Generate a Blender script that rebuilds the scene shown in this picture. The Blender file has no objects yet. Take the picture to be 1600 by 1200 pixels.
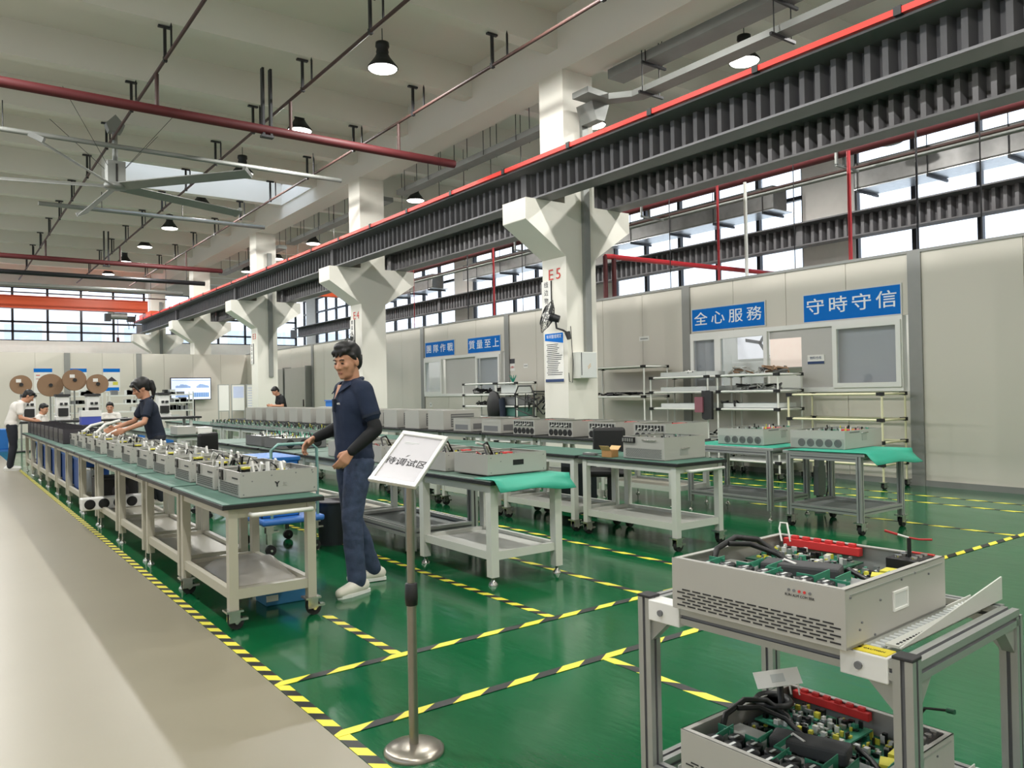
import bpy, bmesh, math, random
from mathutils import Vector, Matrix
PI = math.pi
rnd = random.Random(7)
S = bpy.context.scene
COL = S.collection

# ------------------------------------------------------------------ camera
def set_camera():
    yaw, pitch, roll = 0.63181817, 0.00936286, -0.01924779
    f = Vector((math.sin(yaw)*math.cos(pitch), math.cos(yaw)*math.cos(pitch), math.sin(pitch)))
    r0 = Vector((math.cos(yaw), -math.sin(yaw), 0)); u0 = r0.cross(f)
    r = r0*math.cos(roll)+u0*math.sin(roll); u = -r0*math.sin(roll)+u0*math.cos(roll)
    cd = bpy.data.cameras.new('camera'); co = bpy.data.objects.new('camera', cd); COL.objects.link(co)
    m = Matrix.Identity(4)
    for i in range(3):
        m[i][0] = r[i]; m[i][1] = u[i]; m[i][2] = -f[i]
    m[2][3] = 1.40
    co.matrix_world = m
    cd.sensor_width = 36; cd.lens = 1227.2/1600*36; cd.clip_start = .05; cd.clip_end = 300
    S.camera = co
set_camera()
# ------------------------------------------------------------------ world, light, exposure
S.view_settings.view_transform = 'Standard'; S.view_settings.look = 'None'
S.view_settings.gamma = 1; S.view_settings.use_curve_mapping = False
S.view_settings.exposure = 0.38
LAMP_W = 430.0
LAMP_COL = (1.0, .985, .95)
W = bpy.data.worlds.new('overcast'); S.world = W; W.use_nodes = True
bg = W.node_tree.nodes['Background']; bg.inputs[0].default_value = (.84, .91, 1.0, 1); bg.inputs[1].default_value = 2.1
S.cycles.max_bounces = 8; S.cycles.diffuse_bounces = 4; S.cycles.glossy_bounces = 3
S.cycles.transparent_max_bounces = 12; S.cycles.transmission_bounces = 4
S.cycles.caustics_reflective = False; S.cycles.caustics_refractive = False
S.cycles.sample_clamp_indirect = 4.0
try:
    S.cycles.use_denoising = True
except Exception:
    pass

# ------------------------------------------------------------------ materials
def lin(h):
    h = h.lstrip('#'); c = [int(h[i:i+2], 16)/255 for i in (0, 2, 4)]
    return tuple(((x/12.92) if x <= .04045 else ((x+.055)/1.055)**2.4) for x in c)+(1,)
def mat(name, col, rough=.55, metal=0, var=.06, scale=6, bump=0, spec=.5, emit=0, coat=0, alpha=1):
    m = bpy.data.materials.new(name); m.use_nodes = True; nt = m.node_tree; N = nt.nodes; L = nt.links
    b = N['Principled BSDF']; c = lin(col)
    b.inputs['Roughness'].default_value = rough; b.inputs['Metallic'].default_value = metal
    b.inputs['Specular IOR Level'].default_value = spec
    b.inputs['Coat Weight'].default_value = coat
    b.inputs['Alpha'].default_value = alpha
    tc = N.new('ShaderNodeTexCoord'); nz = N.new('ShaderNodeTexNoise'); nz.inputs['Scale'].default_value = scale; nz.inputs['Detail'].default_value = 5
    L.new(tc.outputs['Object'], nz.inputs['Vector'])
    mx = N.new('ShaderNodeMix'); mx.data_type = 'RGBA'
    mx.inputs[6].default_value = tuple(min(1, x*(1-var)) for x in c[:3])+(1,)
    mx.inputs[7].default_value = tuple(min(1, x*(1+var)) for x in c[:3])+(1,)
    L.new(nz.outputs['Fac'], mx.inputs[0]); L.new(mx.outputs[2], b.inputs['Base Color'])
    if bump:
        bp = N.new('ShaderNodeBump'); bp.inputs['Strength'].default_value = bump; bp.inputs['Distance'].default_value = .01
        L.new(nz.outputs['Fac'], bp.inputs['Height']); L.new(bp.outputs[0], b.inputs['Normal'])
    if emit:
        b.inputs['Emission Color'].default_value = c; b.inputs['Emission Strength'].default_value = emit
    return m
M = {}
def D(k, *a, **kw): M[k] = mat(k, *a, **kw)
D('ceil', '#e5e2d9', .8, scale=.6, var=.05); D('column', '#e2dfd4', .7, scale=1.2, var=.04)
D('panel', '#d6d0c4', .5, var=.02, scale=.5); D('stile', '#8f8f8b', .45, .3); D('wallout', '#e2ded8', .7)
D('beam', '#6c6b6d', .5, .2, var=.1, scale=3); D('redrail', '#d8362c', .4); D('darkred', '#52191c', .6, var=.15); D('brown', '#46302b', .6)
D('red', '#b3242c', .45); D('hanger', '#2c2c2e', .5, .2); D('galv', '#8f918d', .55, .5, var=.12, scale=4); D('duct', '#7d7c7a', .38, .6, var=.3, scale=5)
D('foil', '#d5d8da', .3, .7, var=.2, scale=9); D('frame', '#232427', .4, .2); D('black', '#131313', .5); D('rubber', '#1c1b1b', .8)
D('white', '#eeede8', .45, var=.02); D('steel', '#bfbaa9', .45, var=.03); D('steelw', '#d3d4cc', .42, var=.03)
D('alu', '#b4b6b3', .36, .65, var=.05, scale=12); D('chrome', '#c8c6c0', .2, .95, var=.05); D('brushed', '#a39d92', .3, .9, var=.08, scale=30)
D('mat', '#436b5c', .6, var=.08, scale=3); D('matb', '#2fa287', .55, var=.06); D('matgrey', '#5d7468', .6, var=.05); D('edge', '#1b1d1d', .5)
D('chassis', '#b9b7b0', .42, .15, var=.02); D('chassisd', '#a9aaa4', .4, .3, var=.03); D('chassin', '#8f908c', .45, .3); D('vent', '#2b2b2c', .6); D('ventg', '#6b6b6a', .6)
D('pcb', '#1f5a40', .45, var=.35, scale=60); D('pcbl', '#3f8f72', .45, var=.2, scale=50); D('cap', '#17181a', .35); D('capw', '#d9dbd8', .4)
D('yellow', '#d8cf4a', .45); D('redp', '#d83a3a', .4); D('wirew', '#dedcd6', .5); D('wirer', '#b02a2a', .5); D('heats', '#b9bbb9', .35, .7)
D('foam', '#4a4a4b', .85); D('blue', '#1e6fc0', .45); D('signblue', '#0672cf', .6, var=.02, spec=.15); D('signwhite', '#f2f6fa', .5, var=.01)
D('paper', '#eceae4', .6, var=.02); D('ink', '#2a2a2c', .6); D('inkred', '#c4392f', .55); D('tapeY', '#e8d43c', .5); D('card', '#b98a57', .7); D('cardl', '#d9b37c', .7)
D('cream', '#ddd8b4', .4, var=.02); D('whitepipe', '#e4e4dd', .35, var=.02); D('shelfgrey', '#6e7470', .6); D('tray', '#cfd2cf', .35); D('wood', '#9a7a56', .65, var=.12)
D('orange', '#c8512a', .42, var=.1, scale=2); D('tub', '#2a3036', .6); D('bluelid', '#3f78c8', .4); D('dark', '#38343a', .5, var=.1); D('teal', '#17806b', .5)
D('skin', '#c48f72', .55, var=.04, scale=20); D('hair', '#171515', .5, var=.2, scale=60); D('navy', '#1a2740', .85, var=.12, scale=14, bump=.5); D('navyd', '#1b2436', .8, var=.1, scale=40)
D('sleeve', '#101114', .75); D('jeans', '#39455e', .85, var=.55, scale=16, bump=.9); D('shoe', '#e2ddcf', .6); D('shirtw', '#e4dfd8', .8, var=.03); D('trous', '#22252d', .8); D('lip', '#9c5f52', .5); D('eyew', '#d8d0c8', .4)
D('lampbody', '#2e2f31', .45, .3); D('lampoff', '#dcdcd6', .4); D('screen', '#dfe6fa', .3, emit=.38, var=.01); D('chart', '#5b8fd0', .4, emit=.15)
D('tan', '#93755a', .75, var=.08); D('plasticbag', '#c9c4bc', .3, var=.08, alpha=.55); D('clear', '#dfe3e0', .2, alpha=.4); D('bottle', '#c0d6c8', .2)
D('outwall', '#f1f3f6', .8); D('outwin', '#ccd6e4', .5); D('ground', '#d2d2ce', .9); D('grey', '#77787a', .55); D('pink', '#e9d9d0', .6, emit=.25)  # pink glows a little, standing in for light inside the room
M['lampon'] = mat('lampon', '#fffaf0', .5, emit=7)

def glass(name, tint, refl):
    m = bpy.data.materials.new(name); m.use_nodes = True; nt = m.node_tree; nt.nodes.clear()
    o = nt.nodes.new('ShaderNodeOutputMaterial'); t = nt.nodes.new('ShaderNodeBsdfTransparent'); t.inputs[0].default_value = lin(tint)
    g = nt.nodes.new('ShaderNodeBsdfGlossy'); g.inputs['Roughness'].default_value = .03; x = nt.nodes.new('ShaderNodeMixShader')
    x.inputs[0].default_value = refl
    nt.links.new(t.outputs[0], x.inputs[1]); nt.links.new(g.outputs[0], x.inputs[2]); nt.links.new(x.outputs[0], o.inputs[0])
    M[name] = m
glass('glass', '#f4f7fb', .06)

def floor_mats():
    m = mat('epoxy', '#0d5a34', .12, coat=0, var=.12, scale=1.4); nt = m.node_tree; N = nt.nodes; L = nt.links; b = N['Principled BSDF']
    n2 = N.new('ShaderNodeTexNoise'); n2.inputs['Scale'].default_value = 2.2; n2.inputs['Detail'].default_value = 6
    mp = N.new('ShaderNodeMapping'); mp.inputs['Scale'].default_value = (1.6, .5, 1); mp.inputs['Rotation'].default_value = (0, 0, .5); tc = N.new('ShaderNodeTexCoord')
    L.new(tc.outputs['Object'], mp.inputs[0]); L.new(mp.outputs[0], n2.inputs['Vector'])
    mr = N.new('ShaderNodeMapRange'); mr.inputs[3].default_value = .04; mr.inputs[4].default_value = .24; L.new(n2.outputs['Fac'], mr.inputs[0]); L.new(mr.outputs[0], b.inputs['Roughness'])
    n3 = N.new('ShaderNodeTexNoise'); n3.inputs['Scale'].default_value = 9; n3.inputs['Detail'].default_value = 8; L.new(mp.outputs[0], n3.inputs['Vector'])
    bp = N.new('ShaderNodeBump'); bp.inputs['Strength'].default_value = .06; bp.inputs['Distance'].default_value = .02; L.new(n3.outputs['Fac'], bp.inputs['Height']); L.new(bp.outputs[0], b.inputs['Normal'])
    M['epoxy'] = m
    m = mat('concrete', '#8d8672', .38, var=.1, scale=.9); M['concrete'] = m
    for nm, pitch, slant in (('tapeA', .17, .9), ('tapeB', .3, 1.6)):
        m = mat(nm, '#e9dc42', .5); nt = m.node_tree; N = nt.nodes; L = nt.links; b = N['Principled BSDF']
        tc = N.new('ShaderNodeTexCoord'); sp = N.new('ShaderNodeSeparateXYZ'); L.new(tc.outputs['Object'], sp.inputs[0])
        a = N.new('ShaderNodeMath'); a.operation = 'MULTIPLY_ADD'; a.inputs[1].default_value = slant; L.new(sp.outputs[0], a.inputs[0]); L.new(sp.outputs[1], a.inputs[2])
        d = N.new('ShaderNodeMath'); d.operation = 'DIVIDE'; d.inputs[1].default_value = pitch; L.new(a.outputs[0], d.inputs[0])
        fr = N.new('ShaderNodeMath'); fr.operation = 'FRACT'; L.new(d.outputs[0], fr.inputs[0])
        lt = N.new('ShaderNodeMath'); lt.operation = 'LESS_THAN'; lt.inputs[1].default_value = .5; L.new(fr.outputs[0], lt.inputs[0])
        mx = N.new('ShaderNodeMix'); mx.data_type = 'RGBA'; mx.inputs[6].default_value = lin('#1d1f1d'); mx.inputs[7].default_value = lin('#e6dc45'); L.new(lt.outputs[0], mx.inputs[0])
        L.new(mx.outputs[2], b.inputs['Base Color']); M[nm] = m
floor_mats()

# ------------------------------------------------------------------ mesh helpers
KIDS = {}
def par(o, p):
    o.parent = p; KIDS.setdefault(p.name, []).append(o)
def kids(o): return KIDS.get(o.name, [])
class MB:
    def __init__(s): s.v = []; s.f = []; s.m = []; s.sm = []
    def add(s, vs, fs, m=0, smooth=False):
        o = len(s.v); s.v += [tuple(v) for v in vs]
        for f in fs: s.f.append(tuple(i+o for i in f)); s.m.append(m); s.sm.append(smooth)
        return s
    def box(s, x0, y0, z0, x1, y1, z1, m=0, R=None):
        if x0 > x1: x0, x1 = x1, x0
        if y0 > y1: y0, y1 = y1, y0
        if z0 > z1: z0, z1 = z1, z0
        vs = [(x, y, z) for z in (z0, z1) for y in (y0, y1) for x in (x0, x1)]
        if R is not None: vs = [R @ Vector(v) for v in vs]
        return s.add(vs, [(0, 2, 3, 1), (4, 5, 7, 6), (0, 1, 5, 4), (2, 6, 7, 3), (0, 4, 6, 2), (1, 3, 7, 5)], m)
    def cb(s, c, d, m=0, R=None):
        h = [q/2 for q in d]
        if R is None: return s.box(c[0]-h[0], c[1]-h[1], c[2]-h[2], c[0]+h[0], c[1]+h[1], c[2]+h[2], m)
        return s.box(-h[0], -h[1], -h[2], h[0], h[1], h[2], m, Matrix.Translation(Vector(c)) @ R.to_4x4())
    def cyl(s, p0, p1, r0, r1=None, n=10, m=0, caps=True, smooth=True):
        r1 = r0 if r1 is None else r1; p0 = Vector(p0); p1 = Vector(p1); d = (p1-p0).normalized()
        a = d.orthogonal().normalized(); b = d.cross(a); vs = []
        for p, r in ((p0, r0), (p1, r1)):
            for i in range(n): t = 2*PI*i/n; vs.append(p+a*(r*math.cos(t))+b*(r*math.sin(t)))
        s.add(vs, [(i, (i+1) % n, n+(i+1) % n, n+i) for i in range(n)], m, smooth)
        if caps: s.add(vs, [tuple(reversed(range(n))), tuple(range(n, 2*n))], m)
        return s
    def tube(s, pts, r, n=6, m=0):
        pts = [Vector(p) for p in pts]; rings = []; a = None
        for i, p in enumerate(pts):
            d = (pts[min(i+1, len(pts)-1)]-pts[max(i-1, 0)]).normalized()
            a = d.orthogonal().normalized() if a is None else (a-d*a.dot(d)).normalized()
            b = d.cross(a); rings.append([p+a*(r*math.cos(2*PI*k/n))+b*(r*math.sin(2*PI*k/n)) for k in range(n)])
        vs = [v for R in rings for v in R]; fs = []
        for i in range(len(pts)-1):
            for k in range(n): fs.append((i*n+k, i*n+(k+1) % n, (i+1)*n+(k+1) % n, (i+1)*n+k))
        s.add(vs, fs, m, True); o = (len(pts)-1)*n
        return s.add(vs, [tuple(reversed(range(n))), tuple(range(o, o+n))], m)
    def lathe(s, prof, c=(0, 0, 0), n=20, m=0, axis='z'):
        vs = []
        for r, h in prof:
            for i in range(n):
                t = 2*PI*i/n; q = (r*math.cos(t), r*math.sin(t), h)
                if axis == 'x': q = (q[2], q[0], q[1])
                if axis == 'y': q = (q[1], q[2], q[0])
                vs.append((c[0]+q[0], c[1]+q[1], c[2]+q[2]))
        fs = [(j*n+i, j*n+(i+1) % n, (j+1)*n+(i+1) % n, (j+1)*n+i) for j in range(len(prof)-1) for i in range(n)]
        s.add(vs, fs, m, True)
        o = (len(prof)-1)*n
        return s.add(vs, [tuple(reversed(range(n))), tuple(range(o, o+n))], m)
    def prism(s, poly, p0, p1, X, Y, m=0):
        p0 = Vector(p0); p1 = Vector(p1); X = Vector(X); Y = Vector(Y); n = len(poly)
        vs = [p+X*a+Y*b for p in (p0, p1) for a, b in poly]
        s.add(vs, [(i, (i+1) % n, n+(i+1) % n, n+i) for i in range(n)], m)
        return s.add(vs, [tuple(reversed(range(n))), tuple(range(n, 2*n))], m)
    def extr(s, p0, p1, w=.045, m=0, md=None):
        """slotted aluminium profile"""
        h = w/2; g = w*.11; q = h-w*.16
        side = [(-h, h), (-g, h), (-g, q), (g, q), (g, h)]
        poly = []
        for k in range(4):
            c, sn = [(1, 0), (0, -1), (-1, 0), (0, 1)][k]
            poly += [(a*c-b*sn, a*sn+b*c) for a, b in side]
        d = (Vector(p1)-Vector(p0)).normalized(); X = Vector((1, 0, 0)) if abs(d.x) < .7 else Vector((0, 1, 0)); Y = d.cross(X).normalized(); X = Y.cross(d)
        n = len(poly); vs = [p+X*a+Y*b for p in (Vector(p0), Vector(p1)) for a, b in poly]
        for i in range(n):
            mm = md if (md is not None and i % 5 in (1, 2, 3)) else m
            s.add(vs, [(i, (i+1) % n, n+(i+1) % n, n+i)], mm)
        return s.add(vs, [tuple(reversed(range(n))), tuple(range(n, 2*n))], m)
    def build(s, name, mats, parent=None, bev=0, loc=None, rotz=0):
        me = bpy.data.meshes.new(name); me.from_pydata(s.v, [], s.f)
        if not isinstance(mats, (list, tuple)): mats = [mats]
        for k in mats: me.materials.append(M[k])
        me.polygons.foreach_set('material_index', s.m); me.polygons.foreach_set('use_smooth', s.sm)
        bm = bmesh.new(); bm.from_mesh(me); bmesh.ops.recalc_face_normals(bm, faces=bm.faces); bm.to_mesh(me); bm.free(); me.update()
        o = bpy.data.objects.new(name, me); COL.objects.link(o)
        if parent: par(o, parent)
        if loc: o.location = loc
        if rotz: o.rotation_euler.z = rotz
        if bev:
            b = o.modifiers.new('bevel', 'BEVEL'); b.width = bev; b.segments = 2; b.limit_method = 'ANGLE'
        return o
def ring(m, axis, f0, f1, a0, a1, z0, z1, t, mi=0):
    """frame of four bars without overlaps"""
    for a, b, c, d in ((a0, a0+t, z0, z1), (a1-t, a1, z0, z1), (a0+t, a1-t, z0, z0+t), (a0+t, a1-t, z1-t, z1)):
        if axis == 'x': m.box(f0, a, c, f1, b, d, mi)
        else: m.box(a, f0, c, b, f1, d, mi)
    return m
def B(*a, m=0): return MB().box(*a, m=m)
def thing(name, label, cat, loc=(0, 0, 0), rotz=0, group=None):
    o = bpy.data.objects.new(name, None); COL.objects.link(o); o.location = loc; o.rotation_euler.z = rotz; o.empty_display_size = .1
    return tag(o, label, cat, group)
def tag(o, label=None, cat=None, group=None, kind=None):
    if label: o['label'] = label
    if cat: o['category'] = cat
    if group: o['group'] = group
    if kind: o['kind'] = kind
    return o
def struct(name, mb=None, mats=None, bev=0):
    if mb is None:
        o = bpy.data.objects.new(name, None); COL.objects.link(o)
    else: o = mb.build(name, mats, bev=bev)
    o['kind'] = 'structure'
    return o
def dup(o, loc=None, rotz=None, label=None, group=None, parent=None):
    c = o.copy(); COL.objects.link(c)
    if parent: par(c, parent)
    if loc is not None: c.location = loc
    if rotz is not None: c.rotation_euler.z = rotz
    if label: c['label'] = label
    if group: c['group'] = group
    for k in kids(o): dup(k, parent=c)
    return c
AX = {'-x': Matrix(((0, 0, -1), (-1, 0, 0), (0, 1, 0))), '-y': Matrix(((1, 0, 0), (0, 0, -1), (0, 1, 0))), '+x': Matrix(((0, 0, 1), (1, 0, 0), (0, 1, 0))), 'up': Matrix.Identity(3)}
def text(name, body, size, loc, face, m, parent=None, ext=.002, sx=1, align='CENTER', R=None, bold=0, space=1):
    cu = bpy.data.curves.new(name, 'FONT'); cu.body = body; cu.size = size; cu.extrude = ext; cu.align_x = align; cu.align_y = 'CENTER'; cu.offset = bold; cu.space_character = space; cu.resolution_u = 2
    t = bpy.data.objects.new(name, cu); COL.objects.link(t)
    me = bpy.data.meshes.new_from_object(t.evaluated_get(bpy.context.evaluated_depsgraph_get()))
    bpy.data.objects.remove(t); me.name = name
    Rm = (AX[face] if R is None else R).to_4x4() @ Matrix.Diagonal((sx, 1, 1, 1)); me.transform(Rm)
    me.materials.clear(); me.materials.append(M[m])
    o = bpy.data.objects.new(name, me); COL.objects.link(o); o.location = loc
    if parent: par(o, parent)
    return o
ORD = ['first', 'second', 'third', 'fourth', 'fifth', 'sixth', 'seventh', 'eighth', 'ninth', 'tenth', 'eleventh', 'twelfth', 'thirteenth', 'fourteenth', 'fifteenth', 'sixteenth', 'seventeenth', 'eighteenth', 'nineteenth', 'twentieth', 'twenty-first', 'twenty-second', 'twenty-third', 'twenty-fourth']
def nth(i, tot=None): return 'nearest' if i == 0 else ('farthest' if tot and i == tot-1 else ORD[i])
# ================================================================== the setting
CY = [10.28-8.05, 10.28, 18.33, 26.38, 34.43, 42.48]     # near faces of the column row
XL, XR, Y0, Y1, ZS = -7.2, 17.2, -6.0, 44.0, 7.95
struct('floor', MB().box(1.30, Y0, -.1, XR, Y1, 0), 'epoxy')
struct('floor', MB().box(XL, Y0, -.1, 1.30, Y1, 0), 'concrete')
def build_ceiling():
    c = struct('ceiling')
    hx0, hx1, hy0, hy1 = 3.80, 8.70, 21.44, 23.84
    for b in ((XL, Y0, XR, hy0), (XL, hy1, XR, Y1), (XL, hy0, hx0, hy1), (hx1, hy0, XR, hy1)):
        MB().box(b[0], b[1], ZS, b[2], b[3], ZS+.15).build('slab', 'ceil', c)
    MB().box(hx0-.12, hy0, 7.33, hx0, hy1, ZS+.5).box(hx0-.12, hy0-.1, ZS+.15, hx1+.1, hy0, ZS+.5).box(hx0-.12, hy1, ZS+.15, hx1+.1, hy1+.1, ZS+.5).box(hx1, hy0, 7.33, hx1+.12, hy1, ZS+.5).build('well_wall', 'white', c)
    j = None
    for k in range(-7, 10):
        y = 21.30+2.683*k
        if y < Y0 or y > Y1-.2: continue
        if j is None: j = MB().box(XL, -.14, 7.33, XR, .14, ZS).build('joist', 'ceil', c, loc=(0, y, 0))
        else: dup(j, loc=(0, y, 0), parent=c)
    g = MB().box(-.31, Y0, 6.93, .31, Y1, ZS).build('girder', 'ceil', c, loc=(9.06, 0, 0))
    dup(g, loc=(16.95, 0, 0), parent=c); dup(g, loc=(-7, 0, 0), parent=c)
    w = struct('window_1', MB().box(hx0, hy0, ZS+.42, hx1, hy1, ZS+.44), 'glass')
    m = MB()
    for x in (hx0+.04, hx0+1.63, hx0+3.26, hx1-.04): m.box(x-.02, hy0, ZS+.38, x+.02, hy1, ZS+.46)
    m.build('glazing_bar', 'white', w)
build_ceiling()

def window_band(n, axis, fixed, a0, a1, z0, z1, step, rows, posts_skip=()):
    """a strip of framed panes in the plane axis=fixed"""
    w = struct('window_%d' % n)
    def bx(p, q, t=.06):
        return (fixed-t, p[0], p[1], fixed+t, q[0], q[1]) if axis == 'x' else (p[0], fixed-t, p[1], q[0], fixed+t, q[1])
    nn = max(1, round((a1-a0)/step)); st = (a1-a0)/nn; pane = None; post = None
    zs = [z0]+list(rows)+[z1]
    for zz in zs: MB().box(*bx((a0, zz-.045), (a1, zz+.045))).build('rail', 'frame', w)
    for i in range(nn+1):
        a = a0+st*i
        L = (0, a, 0) if axis == 'x' else (a, 0, 0)
        if post is None: post = MB().box(*bx((-.05, z0), (.05, z1))).build('mullion', 'frame', w, loc=L)
        else: dup(post, loc=L, parent=w)
        if i == nn: break
        L = (0, a+st/2, 0) if axis == 'x' else (a+st/2, 0, 0)
        if pane is None: pane = MB().box(*bx((-st/2, z0), (st/2, z1), .006)).build('pane', 'glass', w, loc=L)
        else: dup(pane, loc=L, parent=w)
    return w
SILL, HEAD = 4.27, 6.83
# right outer wall
o = struct('wall_right_outer', MB().box(XR, Y0, 0, XR+.25, Y1, SILL).box(XR, Y0, HEAD, XR+.25, Y1, ZS), 'wallout')
for i in range(-2, 5):
    a = 10.28+8.05*i
    window_band(10+i, 'x', XR+.1, max(a+1.0, Y0), min(a+7.7, Y1), SILL, HEAD, 1.35, (5.0, 6.05))
    MB().box(XR, a-.35 if a-.35 > Y0 else Y0, SILL, XR+.25, a+1.0, HEAD).build('pier', 'wallout', o)
# far wall
o = struct('wall_far', MB().box(XL, Y1, 0, XR, Y1+.25, SILL).box(XL, Y1, HEAD, XR, Y1+.25, ZS), 'wallout')
window_band(20, 'y', Y1+.08, XL, 8.7, SILL, HEAD, 1.39, (4.72, 5.18))
window_band(21, 'y', Y1+.08, 9.5, XR-.4, SILL, HEAD, 1.39, (4.72, 5.6))
# left outer wall and the wall behind the photographer
struct('wall_left', MB().box(XL-.25, Y0, 0, XL, Y1, SILL).box(XL-.25, Y0, HEAD, XL, Y1, ZS), 'wallout')
window_band(22, 'x', XL-.1, Y0, Y1, SILL, HEAD, 2.7, (5.18,))
struct('wall_near', MB().box(XL, Y0-.25, 0, XR, Y0, ZS), 'wallout')
# neighbouring factory seen through the far windows
f = struct('trim_1', MB().box(-30, 75, 0, 45, 80, 9), 'outwall')
for r in range(2):
    for k in range(14):
        MB().box(-22+k*4.4, 74.9, 2.2+r*3.6, -19.4+k*4.4, 75.05, 4.0+r*3.6).build('far_window', 'outwin', f)
struct('trim_2', MB().box(-60, Y1+.3, -.3, 80, 120, -.1).box(XR+.3, -60, -.3, 90, Y1+.3, -.1), 'ground')

# columns with corbels
def build_columns():
    gap = [None]
    names = {1: 'E5', 2: 'E4', 3: 'E3'}
    says = ['white concrete column at the near edge, beside the right-hand wall', 'white concrete column marked with a red E5 and carrying the wall fan', 'white concrete column marked E4 behind the man in navy',
            'white concrete column marked E3 beside the notice boards', 'white concrete column rising behind the rear partition, right of the screen', 'farthest white concrete column, standing at the windows of the far wall']
    for i, y in enumerate(CY):
        t = thing('column', says[i], 'column', (9.06, y, 0))
        MB().box(-.34, 0, 0, .34, .65, 6.93).build('shaft', 'column', t)
        m = [(-.34, 3.70), (-1.19, 4.25), (-1.19, 4.61), (-.34, 4.61)]
        MB().prism(m, (0, 0, 0), (0, .65, 0), (1, 0, 0), (0, 0, 1)).build('corbel', 'column', t, bev=.012)
        MB().prism([(-a, b) for a, b in m], (0, 0, 0), (0, .65, 0), (1, 0, 0), (0, 0, 1)).build('corbel', 'column', t, bev=.012)
        if i in (1, 3, 5):
            MB().box(.03, -.07, 2.05, .17, 0, 6.25).build('cable_duct', 'galv', t)
        if i in names:
            text('bay_number', names[i], .27, (-.345, .31, 3.42), '-x', 'inkred', t, ext=.002, sx=1.15, space=1.35)
    return
build_columns()

# right-hand partition of sandwich panels
PX, PH = 10.87, 3.2
def build_partition():
    w = struct('wall_right')
    wins = [(5.58, 9.40, 1.30, 2.36), (15.22, 18.88, 1.30, 2.36)]
    st = [5.42, 9.50, 15.0, 19.0, 23.9, 26.9]
    for y in st+[1.4, -2.6]:
        MB().box(PX-.03, y-.09, 0, PX+.07, y+.09, PH).build('stile', 'stile', w)
    cuts = sorted(st+[1.4, -2.6, 34.43, -6])
    for a, b in zip(cuts[:-1], cuts[1:]):
        n = max(1, round((b-a)/1.15)); s = (b-a)/n
        for k in range(n):
            p, q = a+k*s+.004, a+(k+1)*s-.004
            for (wa, wb, z0, z1) in wins:
                if q > wa+.05 and p < wb-.05:
                    MB().box(PX, p, 0, PX+.06, q, z0).box(PX, p, z1, PX+.06, q, PH).build('panel', 'panel', w); break
            else:
                MB().box(PX, p, 0, PX+.06, q, PH).build('panel', 'panel', w)
    MB().box(PX-.02, -6, PH, PX+.08, 34.43, PH+.04).build('cap_rail', 'stile', w)
    MB().box(PX-.02, -6, 0, PX, 34.43, .08).build('base_rail', 'stile', w)
    # rooms behind it
    struct('wall_room', MB().box(14.6, -5.5, 0, 14.7, 34.4, 3.1).box(PX+.1, 12.9, 0, 14.6, 13.0, 3.1), 'white')
    b = struct('wall_back')
    xs = [-7.2, 4.02, 6.55, 10.87]
    for x in (-2.5, 1.0, 4.02, 6.55): MB().box(x-.1, 34.26, 0, x+.1, 34.40, PH).build('stile', 'stile', b)
    for x in [-7.2+1.13*k for k in range(16)]:
        MB().box(x+.004, 34.30, 0, min(x+1.126, PX), 34.38, PH).build('panel', 'panel', b)
    # window frames in the partition
    for n, (wa, wb, z0, z1) in enumerate(wins):
        f = struct('window_%d' % (2+n))
        ring(MB(), 'x', PX-.05, PX+.07, wa+.006, wb-.006, z0+.004, z1-.004, .07).build('frame', 'white', f)
        def sash(a, b, dx=0, m='white', t=.07):
            ring(MB(), 'x', PX-.063+dx, PX+.003+dx, a, b, z0+.06, z1-.06, t).build('sash', m, f)
            MB().box(PX-.03+dx, a+t, z0+.13, PX-.024+dx, b-t, z1-.13).build('pane', 'glass', f)
        blind = lambda a, b: MB().box(PX+.04, a, z0+.07, PX+.05, b, z1-.07).build('blind', 'panelg', f)
        sash(wa+.02, wa+1.05, -.02); blind(wa+.05, wa+1.02)
        if n == 0:
            MB().box(PX, wa+1.05, z0+.07, PX+.02, wa+1.62, z1-.07).build('fixed_panel', 'panelg', f)
            MB().box(PX, wa+1.62, z1-.2, PX+.02, wa+2.2, z1-.07).build('fixed_panel', 'panelg', f)
            sash(wa+2.2, wa+3.2, -.01); sash(wb-.62, wb-.02, .0); blind(wb-.60, wb-.05)
        else:
            blind(wa+1.05, wb-1.0); sash(wb-.95, wb-.02, 0)
D('panelg', '#c2bfba', .4, var=.02)
build_partition()
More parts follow.
